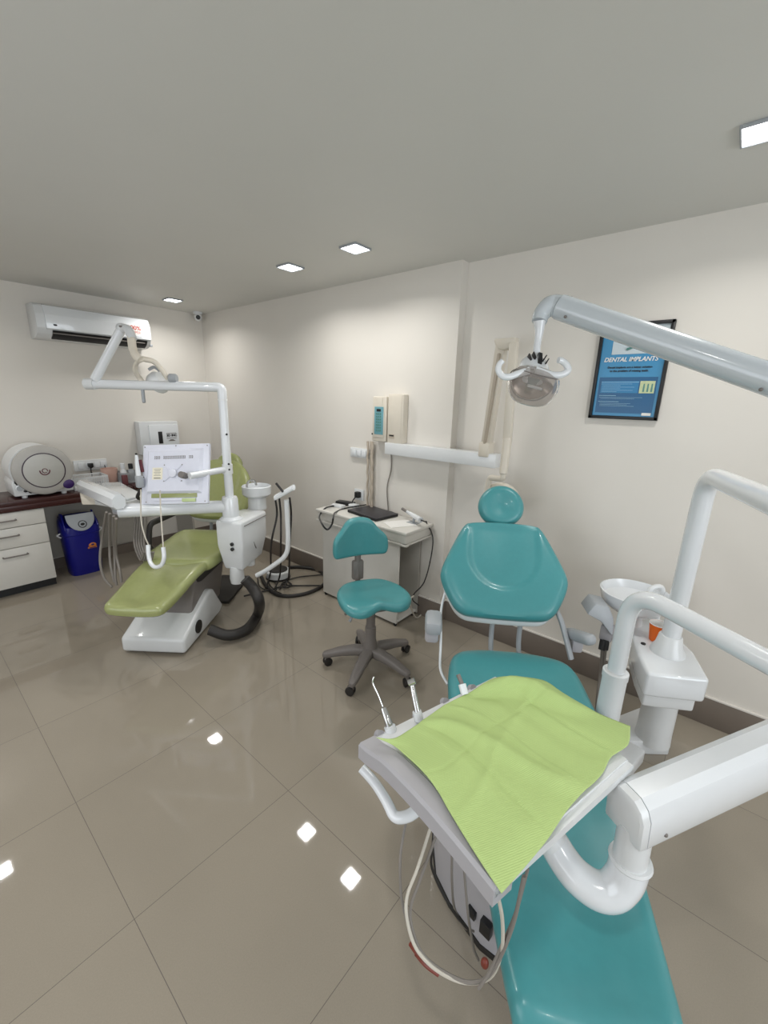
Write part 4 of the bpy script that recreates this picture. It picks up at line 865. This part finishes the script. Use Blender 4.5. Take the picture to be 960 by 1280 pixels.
for i, x in enumerate((754, 758)):
    b = MB(); b.tube([A(x, 800, 1.98), A(x - 2, 812, 1.98)], .015, 10, 0); b.build('hose_end', m_black, hb)
    b = MB(); b.tube([A(x - 1, 810, 1.99), A(x - 3, 835, 2.02), A(x - 7 + 8 * i, 870, 2.03), Zp(x - 10 + 14 * i, 900, .05)], .007, 8); b.build('suction_hose', m_hose, hb)
# cup
cu = Zp(820, 800, zt); frame()
t = thing('paper_cup', 'small orange paper cup standing on the white spittoon unit', 'cup', (cu.x, cu.y, zt))
b = MB(); b.lathe([(.028, 0), (.029, .002), (.039, .084), (.0385, .084), (.028, .006), (.002, .006)], (cu.x, cu.y, zt), 28); b.build('cup_wall', m_orange, t)
b = MB(); b.tube([(cu.x + .039 * math.cos(2 * PI * k / 24), cu.y + .039 * math.sin(2 * PI * k / 24), zt + .084) for k in range(25)], .002, 6, 0, cap=False); b.lathe([(.0375, .082), (.028, .008), (.002, .007)], (cu.x, cu.y, zt), 24, cap=False); b.build('cup_rim', m_paperw, t, label='white rim and inside')

# tray support: post and tube
t = thing('delivery_arm', 'thick white swing arm carrying the instrument tray over the teal chair', 'instrument arm', (1.585, .18, 0))
P2 = Vector((1.59, .183, 0)); ztb = .995
b = MB(); b.tube([(P2.x, P2.y, .06), (P2.x, P2.y, .655)], .0415, 24, 0); b.lathe([(.044, .64), (.044, .665), (.038, .67)], P2, 24); b.build('post_sleeve', m_white2, t)
b = MB(); b.box((1.75, .14, .1), (.4, .1, .07), .01, Matrix.Rotation(-.2, 4, 'Z')); b.build('post_foot', m_white2, t)
e_end = Vector((1.42, -.50, ztb + .0))
b = MB(); b.tube(fillet([(P2.x, P2.y, .62), (P2.x, P2.y, ztb), (1.255, -.29, ztb), (1.30, -.36, .80)], .125, 10), .030, 24, 0); b.build('swing_tube', m_white, t)
# box arm
aN = Vector((.855, .035, .80)); aN = A(789, 1012, .86); aF = A(985, 926, .99)
dd = (aF - aN).normalized(); dd.z *= 1; sd = dd.cross(Vector((0, 0, 1))).normalized(); uu = sd.cross(dd).normalized()
if sd.y > 0: pass
prof = [(-.048, -.062), (.048, -.062), (.05, -.055), (.05, .02), (.04, .045), (.02, .06), (-.02, .06), (-.04, .045), (-.05, .02), (-.05, -.055)]
def pr_(p, k=1.0): return [p + sd * a * k * .9 + uu * c_ * k * .88 for a, c_ in prof]
aE = aF + dd * .16
b = MB(); b.loft([pr_(aN), pr_(aN + dd * .02), pr_(aE)]); ba = b.build('box_arm', m_white, t, sharp=30)
b = MB(); b.loft([pr_(aN - dd * .022, .86), pr_(aN - dd * .018, .97), pr_(aN - dd * .002, 1.0)]); b.build('end_cap', m_white2, ba)
sA_ = aE + Vector((0, 0, -.05)); 
b = MB(); b.tube([aE - dd * .06, (1.30, -.36, aE.z), (1.30, -.36, .87)], .04, 20, 0); b.build('rear_joint', m_white2, t)
ps = aN + dd * .045 - uu * .035 + sd * .05
for s in (-1, 1):
    b = MB(); b.ball(aN + dd * .045 - uu * .035 + sd * .0445 * s, (.0045, .0045, .0045)); b.build('screw', m_dgrey, ba)
st0 = A(792, 1050, .87); st1 = A(785, 1085, .89)
b = MB(); b.tube([A(795, 1030, .865), st1], .033, 24, 0); b.build('drop_stem', m_white2, t)
cl = [st1 + Vector((0, 0, .012)), st1 - Vector((0, 0, .002))]
pth = [A(787, 1078, .89), A(780, 1098, .895), A(765, 1113, .90), A(745, 1112, .91), A(722, 1096, .93), A(705, 1075, .95), A(690, 1050, .97)]
b = MB(); b.tube(pth, lambda s: .039 - .004 * s, 24); b.build('gooseneck', m_white, t)
b = MB(); up_ = (A(795, 1030, .865) - st1).normalized(); Q = up_.to_track_quat('Z', 'Y').to_matrix().to_4x4(); b.lathe([(.040, -.004), (.0425, 0), (.040, .006), (.034, .007)], A(788, 1074, .888), 28, Q); b.build('collar', m_white2, t)

# ------------------------------------------------------------------ tray
TZ = .875
Fp, Rp, Lp = Zp(620, 1112, TZ), Zp(793, 955, TZ), Zp(450, 930, TZ - .02)
ta = (Rp - Fp).normalized(); ta.z = 0; ta.normalize(); tb = Vector((-ta.y, ta.x, 0))
La = (Rp - Fp).length; Lb = (Lp - Fp).dot(tb); sk = (Lp - Fp).dot(ta)
print('TRAY', La, Lb, sk)
TM = basis(Fp, ta, tb, (0, 0, 1)); t = thing('instrument_tray', 'grey and white instrument tray with side handle over the teal chair', 'instrument tray', (Fp.x, Fp.y, TZ - .06), math.atan2(ta.y, ta.x)); frame(TM)
def tz(f): return .012 * math.sin(PI * min(1, f * 1.15)) - .02 * sstep(.75, 1.0, f)
def shear(a, b_): return (a + sk * (b_ / Lb) * (1 - a / La), b_)
def slab(name, a0, a1, zt_, zb_, m, par, inset=0, bev=True):
    rings = []
    N = 14
    for k in range(N + 1):
        f = k / N; b_ = inset + (Lb - 2 * inset) * f; z = tz(f); x0_ = shear(a0, b_)[0]; x1_ = shear(a1, b_)[0]
        e = .006
        rings.append([(x0_, b_, z + zb_), (x1_, b_, z + zb_), (x1_, b_, z + zt_ - e), (x1_ - e, b_, z + zt_), (x0_ + e, b_, z + zt_), (x0_, b_, z + zt_ - e)])
    b = MB(); b.loft(rings); return b.build(name, m, par, sharp=30)
slab('tray_body', 0, La, 0, -.02, m_white2, t)
slab('side_panel', -.004, .042, .004, -.036, m_tray, t)
slab('tray_top', .048, La - .004, .008, -.002, m_white2, t, .012)
hb0 = (shear(.0, Lb * .52)[0], Lb * .52, -.03)
P3 = TM.inverted()
hpth = [P3 @ A(527, 1008, .96), P3 @ A(510, 1021, .95), P3 @ A(493, 1023, .955), P3 @ A(484, 1003, .975), P3 @ A(470, 980, 1.0), P3 @ A(452, 960, 1.02)]
b = MB(); b.tube(fillet(hpth, .03), lambda s: .0135 - .002 * s, 14, 0); b.build('side_handle', m_white, t)
b = MB(); z_ = -.05
b.prism([(shear(.08, .05)[0], .05, -.05), (La - .06, .05, -.05), (La - .06, Lb - .05, -.05), (.12, Lb - .05, -.05)], (0, 0, -.035), .01); b.lathe([(.045, -.12), (.05, -.085)], (La * .62, Lb * .4, 0), 20); b.build('underside_housing', m_tray, t)
b = MB(); b.tube([TM.inverted() @ A(690, 1052, .97), (La * .62, Lb * .4, -.10)], .036, 20, 0); b.build('neck_joint', m_white2, t)
# instrument holder at the back edge
for i, f in enumerate((.05, .3, .5, .72)):
    b = MB(); a_ = La * f + .03; b.tube([(shear(a_, Lb)[0], Lb - .004, -.02), (shear(a_, Lb)[0], Lb + .008, -.028)], .011, 14, 0); b.build('holder_ring', m_tray, t)
frame()
def inst(name, label, base, tip, rb):
    t_ = thing(name, label, 'dental instrument', base); return t_
t_ = inst('air_water_syringe', 'silver and clear air-water syringe with bent thin nozzle at the tray corner', A(490, 918, .985), None, 0)
b = MB(); b.tube([A(491, 920, .985), A(484, 900, .99), A(479, 885, 1.0)], lambda s: .011 - .004 * s, 14); b.build('grip', m_chrome, t_)
b = MB(); b.tube([A(479, 886, 1.0), A(473, 870, 1.0), A(466.5, 856, 1.0), A(466, 850, 1.0), A(467.5, 846, 1.0)], .0022, 8); b.build('nozzle', m_chrome, t_)
b = MB(); b.tube([A(487, 908, .982), A(490.5, 919, .98)], .014, 12, 0); b.build('collar', m_white, t_)
t_ = inst('turbine_handpiece', 'chrome dental handpiece with small round head standing in the tray edge', A(523, 895, .99), None, 0)
b = MB(); b.tube([A(522.5, 894, 1.0), A(518, 872, 1.01), A(515, 855, 1.02)], lambda s: .008 - .002 * s, 14); b.build('shaft', m_chrome, t_)
b = MB(); p = A(514.5, 853, 1.02); b.tube([p - UP * .003 + RIGHT * -.008, p + UP * .004 + RIGHT * .008], .008, 14, 0); b.build('head', m_chrome, t_)
b = MB(); b.tube([A(521, 889, 1.0), A(524, 900, 1.0)], .011, 12, 0); b.build('connector', m_white2, t_)
t_ = inst('scaler_handpiece', 'dark-tipped white handpiece poking out at the upper edge of the green paper', A(580, 866, .99), None, 0)
b = MB(); b.tube([A(581, 868, 1.05), A(577.5, 855, 1.06)], .010, 14, 0); b.build('grip', m_white, t_)
b = MB(); b.tube([A(577.5, 855, 1.06), A(572.5, 843, 1.07)], .0055, 12, 0); b.build('tip', m_dgrey, t_)
# bracket block at top: tray hose bundle
hs = [([(538, 1035), (522, 1085), (509, 1120), (509, 1150), (520, 1185), (545, 1212), (580, 1228), (612, 1222), (627, 1190), (628, 1150), (622, 1118)], (.97, .82), m_hosew),
      ([(545, 1045), (525, 1100), (513, 1135), (516, 1165), (530, 1195), (560, 1218), (590, 1228), (615, 1215), (640, 1160), (655, 1095)], (.98, .82), m_hose),
      ([(540, 1060), (540, 1085), (555, 1120), (575, 1150), (588, 1165)], (1.0, 1.05), m_rubber),
      ([(565, 1060), (565, 1100), (568, 1135), (580, 1158), (592, 1164)], (1.0, 1.12), m_hose),
      ([(580, 1085), (583, 1120), (586, 1150), (592, 1185), (598, 1200)], (1.0, 1.02), m_hose),
      ([(508, 1025), (503, 1050), (500, 1080), (503, 1130), (520, 1180), (548, 1214), (580, 1230)], (1.0, .93), m_hose),
      ([(660, 1085), (645, 1140), (628, 1180), (612, 1215), (598, 1236)], (.84, .86), m_hose)]
for i, (pts, (d0, d1_), m_) in enumerate(hs):
    n_ = len(pts); b = MB()
    b.tube([A(x, y, d0 + (d1_ - d0) * k / (n_ - 1)) for k, (x, y) in enumerate(pts)], .0038 if i < 2 else .0032, 8); b.build('instrument_hose', m_, t)
for i, (p_, q_) in enumerate((((513, 1180), (533, 1200)), ((520, 1192), (548, 1218)))):
    b = MB(); b.tube([A(*p_, .945), A((p_[0] + q_[0]) / 2 - 2, (p_[1] + q_[1]) / 2 + 1, .945), A(*q_, .942)], .005, 8, 4); b.build('hose_sleeve', m_red, t, label='dark red hose sleeve')
b = MB(); b.ball(A(606, 1204, .92), (.009, .009, .013)); b.build('hose_clip', m_red, t, label='red rubber clip')

# ------------------------------------------------------------------ green paper bib
BZ = TZ + .024
def edge(pts): return catmull([Zp(x, y, BZ + dz) for x, y, dz in pts], 10)
left = edge([(627, 1117, -.012), (600, 1076, -.004), (565, 1020, .0), (548, 990, .002), (530, 966, .004), (508, 945, .0), (492, 932, -.004), (470, 922, -.002)])
right = edge([(627, 1117, -.012), (657, 1083, -.01), (684, 1050, -.004), (708, 1014, 0), (724, 996, 0), (752, 968, 0), (764, 946, .0), (785, 931, .002), (788, 908, .004)])
bot_left = left; 
topL = edge([(470, 922, -.002), (492, 923, .0), (512, 912, -.004), (530, 900, -.006), (555, 882, -.006), (585, 866, .004), (620, 848, .012), (645, 845, .016)])
topR = edge([(788, 908, .004), (760, 897, .004), (732, 885, .006), (705, 868, .012), (680, 851, .018), (645, 845, .016)])
def res(P, n):
    L = [0]
    for i in range(1, len(P)): L.append(L[-1] + (P[i] - P[i - 1]).length)
    out = []
    for k in range(n + 1):
        s = L[-1] * k / n; i = 1
        while i < len(P) - 1 and L[i] < s: i += 1
        f = (s - L[i - 1]) / max(1e-9, L[i] - L[i - 1]); out.append(P[i - 1].lerp(P[i], f))
    return out
N = 90
c_b = res(right, N); c_l = res(left, N); c_t = res(topL, N); c_r = res(topR, N)   # u along right edge (F->R), v along left edge (F->L)
P00, P10, P01, P11 = c_b[0], c_b[N], c_l[N], c_t[N]
verts = []; 
def ridge(u, v, u0, v0, u1, v1, wd, h, one=False):
    dx, dy = u1 - u0, v1 - v0; L = math.hypot(dx, dy); s = ((u - u0) * dx + (v - v0) * dy) / L / L; d = ((u - u0) * dy - (v - v0) * dx) / L
    fall = sstep(-.15, .1, s) * (1 - sstep(.9, 1.15, s))
    return h * fall * math.exp(-(d / wd) ** 2)
for i in range(N + 1):
    for j in range(N + 1):
        u, v = i / N, j / N
        p = c_b[i] * (1 - v) + c_t[i] * v + c_l[j] * (1 - u) + c_r[j] * u - (P00 * (1 - u) * (1 - v) + P10 * u * (1 - v) + P01 * (1 - u) * v + P11 * u * v)
        e = min(1, 6 * min(u, 1 - u, v, 1 - v) + .25)
        dz = ridge(u, v, .30, 1.0, .50, .0, .045, .012) + ridge(u, v, .66, 1.0, .74, .0, .05, -.006) + ridge(u, v, 1.0, .75, .0, .33, .03, .0025) + ridge(u, v, .8, 1.0, 1.0, .3, .07, .022) - ridge(u, v, .66, .95, .93, .3, .05, .006) + ridge(u, v, .2, 0, .22, 1, .02, .002) - .0035 * (math.exp(-((u - .27) / .011) ** 2) + math.exp(-((u - .80) / .011) ** 2)) + .004 * math.exp(-((u - .53 + .05 * v) / .014) ** 2) - .002 * math.exp(-((v - .62) / .011) ** 2)
        dz += .003 * noise.noise(Vector((u * 4, v * 4, 1.3)))
        verts.append(p + Vector((0, 0, dz * e)))
faces = [(i * (N + 1) + j, (i + 1) * (N + 1) + j, (i + 1) * (N + 1) + j + 1, i * (N + 1) + j + 1) for i in range(N) for j in range(N)]
b = MB(); b.add(verts, faces); bmesh.ops.recalc_face_normals(b.bm, faces=list(b.bm.faces))
if sum(f.normal.z for f in b.bm.faces) < 0: bmesh.ops.reverse_faces(b.bm, faces=list(b.bm.faces))
def bib_mat():
    m = mat('green_tissue', srgb(180, 202, 132), .75, var=.04, scale=20, spec=.2); nt = m.node_tree; bs = nt.nodes['Principled BSDF']
    tc = nt.nodes.new('ShaderNodeTexCoord'); mp = nt.nodes.new('ShaderNodeMapping'); mp.inputs['Rotation'].default_value = (0, 0, math.radians(30))
    wv = nt.nodes.new('ShaderNodeTexWave'); wv.inputs['Scale'].default_value = 100; wv.inputs['Distortion'].default_value = .6; wv.bands_direction = 'Y'
    nt.links.new(tc.outputs['Object'], mp.inputs[0]); nt.links.new(mp.outputs[0], wv.inputs['Vector'])
    bp = nt.nodes.new('ShaderNodeBump'); bp.inputs['Strength'].default_value = .3; bp.inputs['Distance'].default_value = .0015
    nt.links.new(wv.outputs['Fac'], bp.inputs['Height']); nt.links.new(bp.outputs['Normal'], bs.inputs['Normal']); return m
bib = b.build('paper_bib', bib_mat(), label='crinkled lime green paper bib spread over the instrument tray', cat='paper bib', sharp=60)
sm = bib.modifiers.new('solid', 'SOLIDIFY'); sm.thickness = .0012; sm.offset = 0

# ------------------------------------------------------------------ lamp over the teal chair
t = thing('dental_lamp', 'white dental lamp with two curved handles hanging on a thick arm by the poster', 'dental lamp', A(663, 490, 1.45))
a0 = A(700, 384, 1.40); a1 = A(975, 479, 1.08); a2 = a0 + (a1 - a0) * 1.45
b = MB(); b.tube([a0, a2], .0395, 32, 0); b.build('arm', mat('arm_grey_enamel', srgb(196, 203, 208), .25, coat=.8, var=.015), t); m_arm = MATS['arm_grey_enamel']
bdv = (a1 - a0).normalized()
pj = A(953, 472, 1.10)
b = MB(); q = a0 + bdv * .0; b.tube([q - bdv * .03, q - bdv * .002], lambda s: .032 + .006 * s, 28, 0); b.build('arm_collar', m_arm, t)
jm = A(676, 398, 1.42)
b = MB(); b.tube([a0 - bdv * .02, A(686, 383, 1.41), A(677, 393, 1.42), A(674, 402, 1.42)], lambda s: .034 - .009 * s, 20); b.build('knuckle', m_arm, t)
for p_ in ((706.5, 396, 1.36), (714, 372, 1.4), (951, 487, 1.08)):
    b = MB(); b.ball(A(*p_), (.005, .005, .005)); b.build('screw', m_dgrey, t)
b = MB(); b.tube([A(674.5, 401, 1.42), A(674, 415, 1.43), A(671.5, 432, 1.44), A(670, 450, 1.45)], lambda s: .021 - .009 * math.sin(PI * .5 * min(1, s * 1.6)), 20); b.build('drop_stem', m_white, t)
hc = A(667, 462, 1.45)
tilt = (A(662, 520, 1.36) - A(669, 440, 1.50)).normalized()  # from the top of the head down through the lens
yv = (FWD - tilt * FWD.dot(tilt)).normalized(); xv = yv.cross(tilt); LM = basis(hc, xv if xv.dot(RIGHT) > 0 else -xv, -tilt, yv)
if LM.to_3x3().determinant() < 0: LM = basis(hc, -xv, -tilt, yv)
lx = Vector((LM[0][0], LM[1][0], LM[2][0]))
frame(LM)
# lamp frame: x to the right, y up along the head, z away from the viewer
b = MB(); b.loft([[(r * math.cos(2 * PI * k / 24) * 1.0, y, r * math.sin(2 * PI * k / 24) * .8) for k in range(24)] for r, y in ((.012, .050), (.034, .045), (.047, .026), (.052, .0), (.052, -.035), (.036, -.052), (.018, -.058))]); hu = b.build('housing', m_white, t)
b = MB(); b.box((.004, .012, -.038), (.016, .055, .014), .004); b.build('slot', m_black, hu)
b = MB()
for s in (-1, 1):
    for k in range(2): b.box((s * (.018 + .012 * k), .014 - .004 * k, -.042 + .008 * k), (.004, .028, .016), .001, Matrix.Rotation(-s * .35, 4, 'Z'))
b.build('cooling_slots', m_rubber, hu)
b = MB(); b.ball((0, -.045, -.045), (.005, .005, .004)); b.build('screw', m_dgrey, hu)
Mi = LM.inverted()
hl = [(661, 463), (648, 467), (637, 471), (628, 470), (623, 463), (624, 456), (628, 451)]
hr_ = [(669, 462), (680, 466), (692, 469), (703, 468), (710, 463), (708, 456), (702, 451), (698, 450)]
b = MB(); b.tube([Mi @ A(x, y, 1.372 - .002 * k) for k, (x, y) in enumerate(hl)], lambda s: .012 - .003 * s, 14, sx=1.0); b.build('handle', m_white, t)
b = MB(); b.tube([Mi @ A(x, y, 1.372 - .002 * k) for k, (x, y) in enumerate(hr_)], lambda s: .012 - .002 * s, 14, sx=1.0); b.build('handle', m_white, t)
glass = mat('smoked_clear_plastic', srgb(206, 200, 196), .06, trans=.72, var=0); glass.node_tree.nodes['Principled BSDF'].inputs['IOR'].default_value = 1.08
refl = mat('reflector_metal', srgb(170, 156, 144), .22, metal=.7, var=.1, scale=12)
b = MB(); b.loft([[(hx_ * math.copysign(abs(math.cos(q)) ** .8, math.cos(q)), y, -.005 + hz_ * math.copysign(abs(math.sin(q)) ** .8, math.sin(q))) for q in [2 * PI * k / 36 for k in range(36)]] for hx_, hz_, y in ((.055, .045, -.04), (.078, .058, -.055), (.084, .062, -.075), (.080, .06, -.10), (.068, .052, -.125), (.058, .044, -.132), (.05, .038, -.134))]); b.build('lens_shell', glass, t)
b = MB(); b.loft([[(hx_ * math.cos(q), y + .012 * math.cos(2 * q), .0 + hz_ * math.sin(q)) for q in [2 * PI * k / 36 for k in range(36)]] for hx_, hz_, y in ((.03, .03, -.052), (.055, .045, -.058), (.074, .052, -.085), (.070, .048, -.082), (.05, .04, -.064), (.028, .028, -.058))]); b.build('reflector', refl, t)
b = MB(); b.tube([(-.02, -.095, -.01), (.03, -.097, -.01)], .006, 10, 0); b.build('bulb', m_white2, t)
b = MB(); b.tube([(.0825 * math.copysign(abs(math.cos(q)) ** .8, math.cos(q)), -.078 + .02 * math.cos(2 * q), -.005 + .061 * math.copysign(abs(math.sin(q)) ** .8, math.sin(q))) for q in [2 * PI * k / 36 for k in range(37)]], .0018, 6, 0); b.build('lens_rim', m_dgrey, t)
frame()
